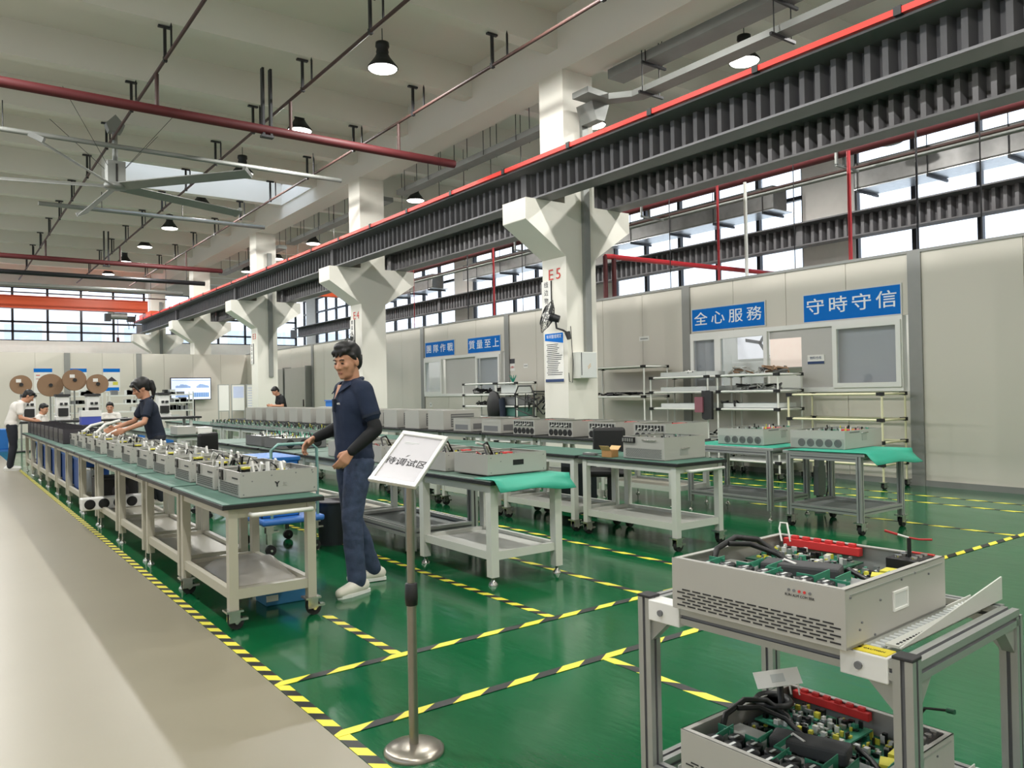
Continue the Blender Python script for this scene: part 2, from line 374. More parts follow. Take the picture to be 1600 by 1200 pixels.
def build_tapes():
    Ylines = [('tapeA', 1.33, 2.3, 19.5, 'along the edge between cream aisle and green floor'), ('tapeA', 3.05, 3.80, 12.0, 'passing the legs of the table behind the tilted notice'), ('tapeB', 3.88, 3.80, 9.0, 'running under the right side of the tables with open cases'),
              ('tapeB', 4.72, 4.2, 9.5, 'passing the casters of the bench with the carton'), ('tapeA', 1.98, 3.80, 4.75, 'leading back from the crossing to the nearest cart'), ('tapeB', 2.80, 1.4, 3.04, 'leading from the crossing under the near trolley'),
              ('tapeB', 7.9, 3.06, 6.0, 'passing the green-draped trolley on the right'), ('tapeB', 9.36, 3.3, 13.5, 'running in front of the racks, inner of two'), ('tapeB', 9.92, 3.3, 13.5, 'running in front of the racks, outer of two'), ('tapeB', 5.85, 6.2, 12, 'running between the third and fourth bench rows')]
    for mt, x, a, b, s in Ylines:
        o = MB().box(-.028, 0, .0005, .028, b-a, .002).build('floor_tape', mt); o.location = (x, a, 0)
        tag(o, 'yellow and black floor tape '+s, 'tape')
    for y, a, b, s in ((3.77, 1.3, 4.75, 'crossing the floor behind the notice stand'), (3.06, 1.3, 8.5, 'crossing the floor at the foot of the notice stand'),):
        o = MB().box(-.028, 0, .0022, .028, b-a, .0034).build('floor_tape', 'tapeB'); o.location = (a, y, 0); o.rotation_euler.z = -PI/2
        tag(o, 'yellow and black floor tape '+s, 'tape')
build_tapes()

# ------------------------------------------------------------------ crane beams
def crane_beam(x, sgn, label, y0=-5.5, y1=42.0, rail=True, z0=4.61):
    t = thing('crane_beam', label, 'beam', (x, 0, z0))
    MB().box(-.17, y0, 0, .17, y1, .03).build('bottom_flange', 'beam', t)
    MB().box(-.40, y0, .46, .40, y1, .49).build('top_flange', 'beam', t)
    vs = []; p = .2; y = y0; prof = []
    while y < y1:
        prof += [(-.075, y), (-.075, y+.065), (.06, y+.1), (.06, y+.165)]; y += p
    n = len(prof)
    for z in (.03, .46): vs += [(a, b, z) for a, b in prof]
    MB().add(vs, [(i, i+1, n+i+1, n+i) for i in range(n-1)]).build('web', 'beam', t)
    for yc in CY:
        MB().box(-.165, yc+.25, .03, .165, yc+.4, .46).build('end_plate', 'beam', t)
    if rail:
        MB().box(-.03, y0, .49, .03, y1, .56).build('crane_rail', 'beam', t)
        m = MB().box(-.42*sgn-.03, y0, .495, -.42*sgn+.03, y1, .56)
        m.build('conductor_rail', 'redrail', t)
        b = None
        for k in range(27):
            yy = y0+1.0+k*1.7
            if b is None: b = MB().box(-.46*sgn, -.04, .485, -.12*sgn, .04, .575).build('bracket', 'black', t, loc=(0, yy, 0))
            else: dup(b, loc=(0, yy, 0), parent=t)
crane_beam(8.25, 1, 'dark corrugated crane beam with a red rail along its top')
crane_beam(9.87, -1, 'dark corrugated crane beam on the far side of the columns')
crane_beam(16.2, 1, 'dark crane beam crossing the bright windows of the right wall', rail=False)
def bridges():
    t = thing('overhead_crane', 'orange overhead travelling crane before the far windows', 'crane', (0, 40.8, 0))
    MB().box(-6.9, -.14, 5.52, 8.2, .14, 6.02).box(-6.9, -.22, 5.49, 8.2, .22, 5.52).box(-6.9, -.22, 6.02, 8.2, .22, 6.05).build('girder', 'orange', t)
    MB().box(8.08, -1.3, 5.175, 8.42, 1.3, 5.49).build('end_carriage', 'orange', t)
    MB().cyl((6.6, 0, 5.3), (7.3, 0, 5.3), .16, n=14).box(6.5, -.1, 5.3, 6.7, .1, 5.55).build('hoist', 'galv', t)
    MB().box(6.35, -.15, 5.05, 6.6, .15, 5.4).build('hoist_motor', 'black', t); MB().box(7.3, -.15, 5.05, 7.65, .15, 5.3).build('control_box', 'black', t)
    MB().tube([(6.9, 0, 5.2), (6.9, 0, 4.3)], .015).cyl((6.9, 0, 4.3), (6.9, 0, 4.1), .06).build('hook_block', 'darkred', t)
    MB().tube([(7.3, 0, 5.3), (7.38, 0, 4.7), (7.48, 0, 5.3), (7.58, 0, 4.75), (7.68, 0, 5.4)], .03).build('festoon_cable', 'black', t)
    t = thing('overhead_crane', 'red end carriage of a second overhead crane in the right bay', 'crane', (0, 31, 0))
    MB().box(9.7, -1.1, 5.175, 10.04, 1.1, 5.55).build('end_carriage', 'orange', t)
    MB().box(9.9, -.15, 5.5, 16.2, .15, 5.95).build('girder', 'orange', t)
    MB().box(10.3, -.2, 5.1, 10.9, .2, 5.5).build('hoist', 'orange', t)
bridges()

# ------------------------------------------------------------------ lamps
def build_lamps():
    t = thing('high_bay_lamp', 'x', 'lamp')
    MB().lathe([(.02, .50), (.12, .47), (.125, .40), (.10, .36), (.115, .30), (.105, .27), (.14, .20), (.20, .12), (.27, .03), (.275, 0), (.26, 0), (.25, .01)], n=24).build('housing', 'lampbody', t)
    MB().lathe([(.258, .005), (.24, -.012), (.1, -.02), (.001, -.02)], n=24).build('diffuser', 'lampon', t)
    MB().tube([(0, 0, .48), (0, 0, .73)], .008).build('suspension_rod', 'hanger', t)
    sp = bpy.data.lights.new('lamp_light', 'SPOT'); sp.energy = LAMP_W; sp.color = LAMP_COL; sp.spot_size = math.radians(172); sp.spot_blend = .25; sp.shadow_soft_size = .12
    first = [True]
    say1 = ['lit high-bay lamp hanging nearest, upper left of the centre']+['lit high-bay lamp hanging %s from the front in the left row' % ORD[i] for i in range(1, 12)]
    say2 = ['lit high-bay lamp glaring above the red rail']+['lit high-bay lamp hanging %s from the front in the right row' % ORD[i] for i in range(1, 12)]
    for row, x, ys in ((0, 6.5, 12.62), (1, 11.73, 8.79), (2, 0.0, 12.62)):
        for k in range(-5, 8):
            y = ys+4.0*k
            if y < Y0+.5 or y > 43: continue
            if row == 1 and k == 2: continue
            if row == 0: lab = say1[k] if k >= 0 else 'lit high-bay lamp of the left row above the camera, %s back' % ORD[-k-1]
            elif row == 1: lab = say2[k] if k >= 0 else 'lit high-bay lamp of the right row beside the camera, %s back' % ORD[-k-1]
            else: lab = None
            lo = bpy.data.objects.new('lamp_light', sp); COL.objects.link(lo); lo.location = (0, 0, -.05)
            if first[0]: o = t; first[0] = False; o.location = (x, y, 7.22)
            else: o = dup(t, loc=(x, y, 7.22))
            lo.parent = o
            if lab: o['label'] = lab
            else: o['label'] = 'lit lamp out of view, %s aisle row, %s from the front wall' % ('first' if row == 2 else 'second', ORD[k+5]); o['group'] = 'lamps over the aisle'
    off = None
    for x, y, lab in ((15.3, 8.1, 'unlit dark high-bay lamp in front of the dark red pipe, right'), (15.3, 24.1, 'unlit dark high-bay lamp between the second and third corbels')):
        if off is None:
            off = thing('high_bay_lamp', lab, 'lamp', (x, y, 6.2))
            MB().lathe([(.02, .50), (.12, .47), (.125, .40), (.10, .36), (.115, .30), (.105, .27), (.14, .20), (.20, .12), (.27, .03), (.275, 0), (.26, 0), (.25, .01)], n=24).build('housing', 'lampbody', off)
            MB().lathe([(.258, .005), (.24, -.012), (.1, -.02), (.001, -.02)], n=24).build('diffuser', 'lampoff', off)
            MB().tube([(0, 0, .48), (0, 0, 1.75)], .008).build('suspension_rod', 'hanger', off)
        else: dup(off, loc=(x, y, 6.2), label=lab)
build_lamps()
def lit_off():
    pass

# ------------------------------------------------------------------ ceiling pipes, trays, ducts, fan
def pipes():
    brs = [(2.98, 'left'), (5.25, 'middle'), (7.46, 'right')]
    for x, s in brs:
        t = thing('sprinkler_pipe', 'thin brown sprinkler pipe running lengthwise under the ceiling, %s of three' % {'left': 'leftmost', 'middle': 'middle', 'right': 'rightmost'}[s], 'pipe', (x, 0, 6.79))
        MB().tube([(0, -3, 0), (0, 41, 0)], .028, 8).build('pipe_run', 'brown', t)
        h = None
        for k in range(-7, 9):
            y = 21.30+2.683*k
            if y < -2 or y > 40: continue
            if h is None:
                h = MB().box(-.022, -.02, .0, .022, .02, .5).box(-.1, -.03, .5, .1, .03, .53).box(-.03, -.03, -.04, .03, .03, .04).build('hanger', 'hanger', t, loc=(0, y, 0))
                e = MB().box(-.013, -.013, 0, .013, .013, .36).cyl((0, 0, .36), (0, 0, .42), .02, .004, 6).build('sprinkler_head', 'hanger', t, loc=(0, y-.42, 0))
            else: dup(h, loc=(0, y, 0), parent=t); dup(e, loc=(0, y-.42, 0), parent=t)
    for y, z, s in ((13.85, 6.16, 'nearer'), (30.4, 6.16, 'farther')):
        t = thing('water_main', 'thick dark red water pipe crossing under the ceiling, %s of two' % s, 'pipe', (0, y, z))
        MB().tube([(-7, 0, 0), (8.75, 0, 0)], .083, 14).build('pipe_run', 'darkred', t)
        for x, _ in brs: MB().tube([(x, 0, 0), (x, 0, .6)], .034, 8).build('riser', 'brown', t)
        MB().box(4.72, -.05, -.12, 4.76, .05, 1.1).box(4.86, -.05, -.12, 4.90, .05, 1.1).box(4.70, -.06, -.14, 4.92, .06, -.1).build('hanger', 'hanger', t)
    # steel conduits crossing the bay
    for y, z, x0, x1, r, m, lab in ((17.6, 6.55, -7, 7.9, .05, 'galv', 'grey steel conduit crossing above the ceiling fan'), (23.98, 6.6, 2.2, 8.2, .06, 'galv', 'grey steel conduit crossing below the skylight'),
                                   (33.0, 6.0, -7, 8.8, .09, 'frame', 'dark grey pipe crossing before the far windows, highest of three'), (36.5, 6.0, -7, 8.8, .08, 'galv', 'grey pipe crossing before the far windows, middle of three'), (39.5, 6.05, -7, 8.8, .03, 'brown', 'thin brown pipe crossing before the far windows, lowest of three')):
        t = thing('conduit', lab, 'pipe', (0, y, z))
        MB().tube([(x0, 0, 0), (x1, 0, 0)], r, 10).build('pipe_run', m, t)
        for x in (x0+1.5, (x0+x1)/2+.6, x1-.7): MB().tube([(x, 0, 0), (x, 0, 7.1-z if y < 30 else 1.1)], .01, 5).build('suspension_rod', 'hanger', t)
    # right bay
    t = thing('water_main', 'thick dark red pipe running lengthwise below the far crane beam', 'pipe', (13.5, 0, 5.69))
    MB().tube([(0, -4, 0), (0, 29.5, 0)], .1, 14).build('pipe_run', 'darkred', t)
    for y in (3, 8.05, 13, 18, 26): MB().box(-.15, y-.02, -.25, -.1, y+.02, 1.4).box(.1, y-.02, -.25, .15, y+.02, 1.4).box(-.15, y-.02, -.27, .6, y+.02, -.23).build('hanger', 'galv', t)
    t = thing('conduit', 'thin grey pipe running lengthwise under the dark red pipe', 'pipe', (14.2, 0, 5.55))
    MB().tube([(0, -4, 0), (0, 29.5, 0)], .03, 8).build('pipe_run', 'brown', t)
    MB().tube([(.15, -4, -.02), (.15, 29.5, -.02)], .045, 8).build('pipe_run', 'galv', t)
    # pipe along x beside column E5
    t = thing('water_pipe', 'red water pipe running from column E5 over the partition', 'pipe', (0, 11.8, 4.13))
    MB().tube([(11.2, 0, 0), (16.9, 0, .06)], .055, 10).build('pipe_run', 'red', t)
    for x in (11.06, 11.30): MB().tube([(x, 0, -.0), (x, 0, -4.1)], .05, 10).build('riser', 'darkred', t)
    MB().tube([(11.06, 0, -.01), (11.30, 0, .01)], .056, 10).build('elbow', 'red', t)
    # drops onto the rooms
    for y, m, r, z1, lab in ((9.15, 'red', .022, 5.7, 'thin red pipe dropping behind the middle of the partition'), (6.63, 'red', .03, 5.0, 'red pipe dropping behind the right part of the partition'), (5.6, 'frame', .016, 5.6, 'black rod dropping behind the blue sign at right'), (8.55, 'white', .03, 4.95, 'white pipe dropping behind the left blue sign'), (16.2, 'red', .025, 5.4, 'thin red pipe dropping between the two middle columns'), (7.6, 'hanger', .008, 6.2, 'thin grey cable dropping behind the partition left of the thick red drop'), (4.75, 'hanger', .01, 6.4, 'thin grey cable dropping over the blank panel at far right'), (10.3, 'hanger', .009, 6.0, 'thin dark cable dropping just right of column E5'), (13.6, 'red', .014, 5.8, 'thin red rod dropping just left of column E5'), (15.0, 'hanger', .009, 6.0, 'thin grey cable dropping left of column E5'), (20.3, 'red', .012, 5.8, 'thin red rod dropping just right of column E4'), (17.4, 'frame', .016, 5.4, 'black rod dropping between the two middle columns')):
        o = MB().tube([(0, 0, 0), (0, 0, z1-3.1)], r, 8).build('drop_pipe', m); o.location = (11.35, y, 3.1); tag(o, lab, 'pipe')
    # cable trays over the right bay
    t = thing('cable_tray', 'grey cable tray hanging above the red rail, upper of two', 'cable tray', (9.62, 0, 6.78))
    MB().box(-.19, 9.9, 0, .19, -4, .16).build('tray_run', 'galv', t)
    t2 = thing('cable_tray', 'grey cable tray bending to column E5, lower of two', 'cable tray', (9.4, 0, 6.28))
    MB().box(0, -4, 0, .28, 9.3, .1).build('tray_run', 'galv', t2)
    MB().prism([(-.75, 9.55), (-.75, 9.95), (-.2, 9.95), (.28, 9.3), (0, 9.3), (-.25, 9.6)], (0, 0, 0), (0, 0, .1), (1, 0, 0), (0, 1, 0)).build('tray_bend', 'galv', t2)
    MB().prism([(-.45, 0), (-.05, 0), (-.16, -.3), (-.34, -.3)], (0, 9.8, 0), (0, 10.2, 0), (1, 0, 0), (0, 0, 1)).build('tray_drop', 'galv', t2)
    for tt, xx, zt in ((t, .0, 1.1), (t2, .14, 1.6)):
        for y in (-1, 1.5, 4, 6.5, 9):
            MB().tube([(xx-.2, y, -.04), (xx-.2, y, zt)], .009, 5).tube([(xx+.2, y, -.04), (xx+.2, y, zt)], .009, 5).box(xx-.28, y-.02, -.06, xx+.28, y+.02, -.02).build('tray_hanger', 'hanger', tt)
    for yb in (10.28, 18.33, 26.38):
        t = thing('cable_tray', 'grey cable tray hanging beyond column %s' % {10.28: 'E5', 18.33: 'E4', 26.38: 'E3'}[yb], 'cable tray', (9.75, yb+.7, 6.6))
        MB().box(0, 0, 0, .3, 7.3, .12).build('tray_run', 'galv', t); MB().box(.7, 0, -.35, .95, 7.3, -.27).build('tray_run', 'galv', t)
        for y in (.8, 2, 3.2, 4.4, 5.6, 6.8): MB().tube([(-.03, y, 0), (-.03, y, 1.37)], .009, 5).tube([(.33, y, 0), (.33, y, 1.37)], .009, 5).tube([(1, y, -.35), (1, y, 1.37)], .009, 5).box(.6, y-.02, -.38, 1.05, y+.02, -.35).build('tray_hanger', 'hanger', t)
    # insulated duct segments under the right windows
    for a, b, lab in ((3.0, 9.4, 'big silver air duct before the windows at upper right'), (11.45, 17.3, 'big silver air duct before the windows right of column E5'), (19.5, 25.3, 'big silver air duct before the windows left of column E5'), (27.6, 33.5, 'big silver air duct before the windows right of column E3')):
        t = thing('air_duct', lab, 'duct', (16.55, a, 0))
        MB().box(-.28, 0, 5.68, .28, b-a, 6.25).build('duct_body', 'duct', t, bev=.03)
        MB().box(-.27, 0, 5.665, .5, b-a, 5.68).build('foil_underside', 'foil', t)
        y = .3
        while y < b-a:
            MB().box(-.3, y-.02, 5.60, .55, y+.02, 5.66).build('support_bar', 'hanger', t); MB().tube([(-.3, y, 5.62), (-.3, y, 7.97)], .01, 5).build('suspension_rod', 'hanger', t); y += 1.5
pipes()
def ceiling_fan():
    t = thing('ceiling_fan', 'giant grey industrial ceiling fan at upper left', 'fan', (3.03, 17.95, 5.83))
    MB().prism([(-.12, 1.1), (.12, 1.1), (.18, 1.25), (0, 1.45), (-.18, 1.25)], (0, -.12, 0), (0, .12, 0), (1, 0, 0), (0, 0, 1)).tube([(0, 0, .45), (0, 0, 1.2)], .055, 10).build('drop_rod', 'galv', t)
    MB().box(-.17, -.17, .0, .17, .17, .48).box(-.02, -.18, .05, .02, -.17, .42, m=1).build('motor', ['galv', 'black'], t, bev=.02)
    MB().lathe([(.0, -.08), (.22, -.06), (.22, .02), (.0, .04)], n=20).build('hub', 'galv', t)
    a0 = math.atan2(-2.31, 1.93)
    for k in range(5):
        a = a0+2*PI/5*k
        R = Matrix.Rotation(a, 3, 'Z') @ Matrix.Rotation(-.45, 3, 'X')
        b = MB().cb((1.6, 0, -.02), (2.9, .24, .022)).build('blade', 'galv', t, bev=.008); b.rotation_euler = R.to_euler()
        w = MB().cb((3.08, 0, .01), (.07, .26, .09)).build('winglet', 'tapeYo' if k == 3 else 'galv', t); w.rotation_euler = R.to_euler()
    for k in range(4):
        a = PI/4+k*PI/2
        MB().tube([(.17*math.cos(a), .17*math.sin(a), .3), (1.5*math.cos(a), 1.5*math.sin(a), 1.5)], .006, 4).build('stay_wire', 'hanger', t)
D('tapeYo', '#e0a030', .5)
ceiling_fan()
# ================================================================== benches and carts
def caster(mb, x, y, z=.12, ms=0, mr=1):
    mb.box(x-.05, y-.045, z-.012, x+.05, y+.045, z, ms)
    mb.box(x-.03, y-.028, z-.075, x+.035, y-.022, z-.012, ms).box(x-.03, y+.022, z-.075, x+.035, y+.028, z-.012, ms)
    mb.cyl((x+.015, y-.017, .045), (x+.015, y+.017, .045), .045, n=16, m=mr).cyl((x+.015, y-.03, .045), (x+.015, y+.03, .045), .012, n=8, m=ms)
    return mb.box(x+.03, y-.02, z-.07, x+.085, y+.02, z-.055, ms)
def bench(loc, Wd, L, label, H=.76, foot='bolt', frame='steel', top='edge', mt='mat', shelf='steel', group=None, rotz=0, drape=None, name='workbench', shz=.2, shg=None, legw=.055, handle=True, over=.06):
    """corner origin; x across, y along"""
    t = thing(name, label, 'workbench' if foot != 'caster' else 'cart', (loc[0], loc[1], 0), rotz, group)
    MB().box(0, 0, H-.032, Wd, L, H-.004).build('tabletop', top, t, bev=.003)
    if mt: MB().box(.006, .006, H-.004, Wd-.006, L-.006, H).build('bench_mat', mt, t)
    zf = {'caster': .12, 'bolt': .10, 'foot': .06}[foot]; o = over; lw = legw; y0 = .04; y1 = L-.04
    alu = frame == 'alu'
    legs = [(o, y0), (Wd-o-lw, y0), (o, y1-lw), (Wd-o-lw, y1-lw)]
    for i, (x, y) in enumerate(legs):
        m = MB()
        if alu: m.extr((x+lw/2, y+lw/2, zf), (x+lw/2, y+lw/2, H-.032), lw, 0, 1)
        else: m.box(x, y, zf, x+lw, y+lw, H-.032)
        lg = m.build('leg', ['alu', 'grey'] if alu else frame, t)
        f = MB(); cx, cy = x+lw/2, y+lw/2
        if foot == 'caster': caster(f, cx, cy); f.build('caster', ['chrome', 'rubber'], lg)
        elif foot == 'bolt': f.cyl((cx, cy, .02), (cx, cy, zf), .007, n=8).lathe([(.028, 0), (.028, .008), (.012, .028), (.001, .03)], (cx, cy, 0), 12); f.build('levelling_foot', 'chrome', lg)
        else: f.lathe([(.034, 0), (.034, .012), (.014, .03), (.012, zf), (.001, zf)], (cx, cy, 0), 14); f.build('levelling_foot', 'chrome', lg)
    def rail(p, q, nm, z0, z1):
        m = MB()
        if alu: m.extr((p[0], p[1], (z0+z1)/2), (q[0], q[1], (z0+z1)/2), z1-z0, 0, 1)
        elif p[0] == q[0]: m.box(p[0]-.018, p[1], z0, p[0]+.018, q[1], z1)
        else: m.box(p[0], p[1]-.018, z0, q[0], p[1]+.018, z1)
        m.build(nm, ['alu', 'grey'] if alu else frame, t)
    xa, xb, ya, yb = o+lw/2, Wd-o-lw/2, y0+lw/2, y1-lw/2
    hz = lw if alu else .06
    for z0, nm in ((H-.032-hz, 'apron'), (shz-.02, 'shelf_rail')):
        z1 = z0+hz
        rail((xa, ya+lw/2), (xa, yb-lw/2), nm, z0, z1); rail((xb, ya+lw/2), (xb, yb-lw/2), nm, z0, z1)
        rail((xa+lw/2, ya), (xb-lw/2, ya), nm, z0, z1); rail((xa+lw/2, yb), (xb-lw/2, yb), nm, z0, z1)
    MB().box(xa+.01, ya+.01, shz, xb-.01, yb-.01, shz+.012).build('shelf', shg or shelf, t)
    if foot == 'caster' and handle:
        MB().tube([(xa+.1, y0-.005, H-.075), (xa+.1, -.01, H-.075), (xb-.01, -.01, H-.075), (xb-.01, y0-.005, H-.075)], .014, 8).build('handle', 'whitepipe', t)
    if drape:
        x0, x1, ya_, yb_, hang = drape
        vs = []; nx = 10
        for j, (yy, zz) in enumerate(((yb_, H+.006), ((ya_+yb_)/2, H+.007), (0.0, H+.010), (-.03, H+.004), (-.07, H-hang*.4), (ya_, H-hang))):
            for i in range(nx+1):
                s = i/nx; vs.append((x0+(x1-x0)*s, yy-(.02*math.sin(s*5) if yy < 0 else 0), zz+(.012*math.sin(s*7+j) if yy < 0 else 0)-(.03*s if yy < 0 else 0)))
        m = MB().add(vs, [(j*(nx+1)+i, j*(nx+1)+i+1, (j+1)*(nx+1)+i+1, (j+1)*(nx+1)+i) for j in range(5) for i in range(nx)], smooth=True)
        d = m.build('hanging_mat', 'matb', t); sd = d.modifiers.new('s', 'SOLIDIFY'); sd.thickness = .004
    return t

# left row ------------------------------------------------------------
cartA = bench((1.35, 4.76), .635, 1.23, 'cream steel cart nearest in the left row, with chrome casters and plastic bag', foot='caster', over=.045)
b0 = bench((1.35, 6.03), .62, 1.2, 'cream steel workbench directly behind the nearest cart in the left row')
for i in range(1, 10):
    dup(b0, loc=(1.35, 6.03+1.245*i, 0), label='cream steel workbench of the left row, %s behind the nearest cart' % ORD[i])
# second row ----------------------------------------------------------
bench((3.17, 4.62), .72, 1.12, 'white steel workbench with a green mat end, behind the tilted notice', foot='foot', frame='steelw', shelf='steelw', drape=(.02, .74, -.1, .24, .06), legw=.065, over=.03, mt='matgrey')
bench((3.18, 5.84), .74, 1.35, 'aluminium profile workbench with grey shelf behind the tilted notice', foot='foot', frame='alu', shelf='chassisd', mt='matgrey', top='alu', shg='shelfgrey', legw=.07, over=.02)
c2 = bench((3.2, 7.25), .7, 1.2, 'grey workbench second row, first behind the man in navy', frame='steelw', mt='matgrey')
for i, y in enumerate((8.5, 9.75, 11.0)): dup(c2, loc=(3.2, y, 0), label='grey workbench second row, %s behind the man in navy' % ORD[i+1])
for i, y in enumerate((14.1, 15.35, 16.6, 17.85)): dup(c2, loc=(3.22, y, 0), label='grey-green workbench beyond the gap in the second row, %s' % ('nearest' if i == 0 else ORD[i]))
# third row -----------------------------------------------------------
C1 = bench((5.05, 4.55), .65, 1.28, 'white steel cart with casters in the third row carrying the carton', foot='caster', frame='steelw', shelf='steelw', mt='mat', over=.02)
for i in range(1, 14):
    lab = 'white steel cart with casters, third row, %s from the front' % ORD[i]
    dup(C1, loc=(5.05, 4.55+1.33*i, 0), label=lab)
# fourth row ----------------------------------------------------------
bench((6.88, 3.93), .78, .87, 'aluminium trolley at right with a green mat hanging over its end', foot='caster', frame='alu', mt='matb', top='alu', shg='shelfgrey', legw=.05, over=.0, drape=(-.02, .86, -.13, .8, .08), handle=False)
bench((6.98, 4.98), .7, 1.2, 'aluminium workbench behind the green-draped trolley', foot='bolt', frame='alu', mt='matb', top='alu', shg='shelfgrey', legw=.05, over=.0)
d2 = bench((6.88, 6.3), .78, 1.3, 'dark-topped workbench of the fourth row, first behind the aluminium bench', frame='steelw', mt=None)
for i in range(1, 13): dup(d2, loc=(6.88, 6.3+1.33*i, 0), label='dark-topped workbench of the fourth row, %s behind the aluminium bench' % ORD[i])

# ================================================================== power units
def screws(mb, pts, r=.004, ax='-y'):
    for p in pts:
        q = {'-y': (p[0], p[1]-.003, p[2]), '-x': (p[0]-.003, p[1], p[2])}[ax]
        mb.cyl(p, q, r, n=6)
    return mb
def case(t, Wd, L, H, lip=.012, th=.003, body='chassis', inn='chassin'):
    MB().box(0, 0, 0, Wd, L, th*2).build('base_plate', inn, t)
    for nm, b in (('front_panel', (0, 0, 0, th, L, H)), ('rear_panel', (Wd-th, 0, 0, Wd, L, H)), ('side_panel', (th, 0, 0, Wd-th, th, H)), ('side_panel', (th, L-th, 0, Wd-th, L, H))):
        MB().box(*b).build(nm, body, t)
    m = MB().box(0, 0, H-.003, lip, L, H).box(Wd-lip, 0, H-.003, Wd, L, H).box(lip, 0, H-.003, Wd-lip, lip, H).box(lip, L-lip, H-.003, Wd-lip, L, H)
    m.build('rim', body, t)
def capacitor(t, x, y, z, r, h, mark=True, first={}):
    k = (r, h, mark)
    if k not in first or first[k] is None:
        m = MB().lathe([(r, 0), (r, h*.96), (r*.9, h), (.001, h)], n=12)
        if mark: m.box(-r*.5, -r*.16, h, r*.5, r*.16, h+.0012, 1)
        o = m.build('capacitor', ['cap', 'capw'], t, loc=(x, y, z)); first[k] = o
    else: dup(first[k], loc=(x, y, z), parent=t)
def smd(name, t, x0, y0, x1, y1, z, n, hmax, seed, mats=('cap', 'heats', 'capw', 'pcbl', 'yellow', 'wirew')):
    r = random.Random(seed); m = MB()
    for _ in range(n):
        a, b = r.uniform(.004, .016), r.uniform(.004, .016); x, y = r.uniform(x0, x1-a), r.uniform(y0, y1-b); h = r.uniform(.003, hmax)
        m.box(x, y, z, x+a, y+b, z+h, r.choice((0, 0, 0, 1, 1, 2, 3, 4, 5)))
    o = m.build(name, list(mats), t); o['kind'] = 'stuff'; return o
def transformer(t, x, y, z, s=.04, R=0):
    m = MB().box(-s*.5, -s*.35, 0, s*.5, s*.35, s*.2).box(-s*.5, -s*.35, s*.75, s*.5, s*.35, s*.95).box(-s*.36, -s*.42, s*.2, s*.36, s*.42, s*.75, 1)
    return m.build('transformer', ['yellow', 'cap'], t, loc=(x, y, z), rotz=R)

# --- units of the left row (a): origin at front-left corner, x deep, y along the row
def unit_a(label, seed=3):
    Wd, L, H = .505, .476, .16; t = thing('power_unit', label, 'power unit')
    case(t, Wd, L, H)
    MB().box(-.0015, .04, .012, 0, .44, .085).build('vent_backing', 'chassisd', t)
    m = MB(); p = .017
    for j in range(5):
        for i in range(23):
            y = .05+i*p+(p/2 if j % 2 else 0); z = .022+j*.0135
            m.add([(-.0022, y+.006*math.cos(a*PI/3+PI/6), z+.006*math.sin(a*PI/3+PI/6)) for a in range(6)], [(0, 1, 2, 3, 4, 5)])
    m.build('vent_holes', 'vent', t)['kind'] = 'stuff'
    MB().box(-.008, .36, .088, 0, .435, .155).box(-.012, .385, .108, -.008, .41, .135, 1).build('power_socket', ['black', 'chassin'], t)
    MB().box(-.002, .30, .095, 0, .352, .15).build('socket_plate', 'chassisd', t)
    MB().box(-.002, .05, .112, 0, .165, .122).build('button_strip', 'vent', t)
    screws(MB(), [(.02, 0, .02), (.02, 0, .14), (.075, 0, .10), (.2, 0, .13), (.36, 0, .135), (.475, 0, .13), (.485, 0, .03), (.47, 0, .145)], .0045).build('screw', 'grey', t)
    text('emblem', 'Y', .045, (.235, -.0015, .07), '-y', 'ink', t, bold=.0015)
    text('emblem_lines', '三', .03, (.285, -.0015, .068), '-y', 'chassisd', t)
    MB().box(.03, .03, .045, .47, .45, .049).build('circuit_board', 'pcb', t)
    smd('board_components', t, .03, .03, .47, .45, .049, 150, .10, seed, ('cap', 'heats', 'capw', 'pcbl', 'yellow', 'wirew'))
    q = random.Random(seed)
    for k in range(6): capacitor(t, .05+.06*k, q.uniform(.36, .43), .049, .013, .085)
    for k in range(5): capacitor(t, .06+.07*k, q.uniform(.06, .16), .049, .013, .09)
    transformer(t, q.uniform(.09, .15), q.uniform(.22, .3), .11, .062, q.random()); transformer(t, q.uniform(.26, .36), q.uniform(.16, .3), .105, .05, q.random())
    for k in range(7):
        MB().cb((q.uniform(.04, .42), q.uniform(.06, .42), q.uniform(.13, .175)), (.014, q.uniform(.02, .045), q.uniform(.06, .10)), R=Matrix.Rotation(q.uniform(-.6, .6), 3, 'X')).build('connector', q.choice(['wirew', 'wirew', 'cap', 'white']), t)
    MB().box(.37, .1, .05, .45, .38, .13).build('heat_sink', 'heats', t)
    for k in range(3):
        x, y = q.uniform(.06, .3), q.uniform(.1, .36); dx, dy = q.uniform(-.12, .16), q.uniform(-.12, .12)
        MB().tube([(x, y, .10), (x+dx*.3, y+dy*.3, .17+q.uniform(0, .05)), (x+dx*.7, y+dy*.7, .165), (x+dx, y+dy, .10)], .0055, 6).build('cable', ['black', 'wirew', 'black'][k], t)
    return t
ys = [4.985, 5.555, 6.19, 6.97, 7.67, 8.44, 9.31, 10.17, 10.87, 11.61, 12.31]
ua = unit_a('open silver power unit nearest in the left row, with dark emblem on its side'); ua.location = (1.525, ys[0], .762)
uas = [ua]
for i, y in enumerate(ys[1:]):
    lab = 'open silver power unit on the left row, %s from the near end' % ORD[i+1]
    if i < 3: u = unit_a(lab, 50+i); u.location = (1.525, y, .762); uas.append(u)
    else: dup(uas[i % 4], loc=(1.525, y, .762), label=lab)
def flat_tray(loc, label):
    t = thing('flat_cable_tray', label, 'lead')
    t.location = loc
    return t
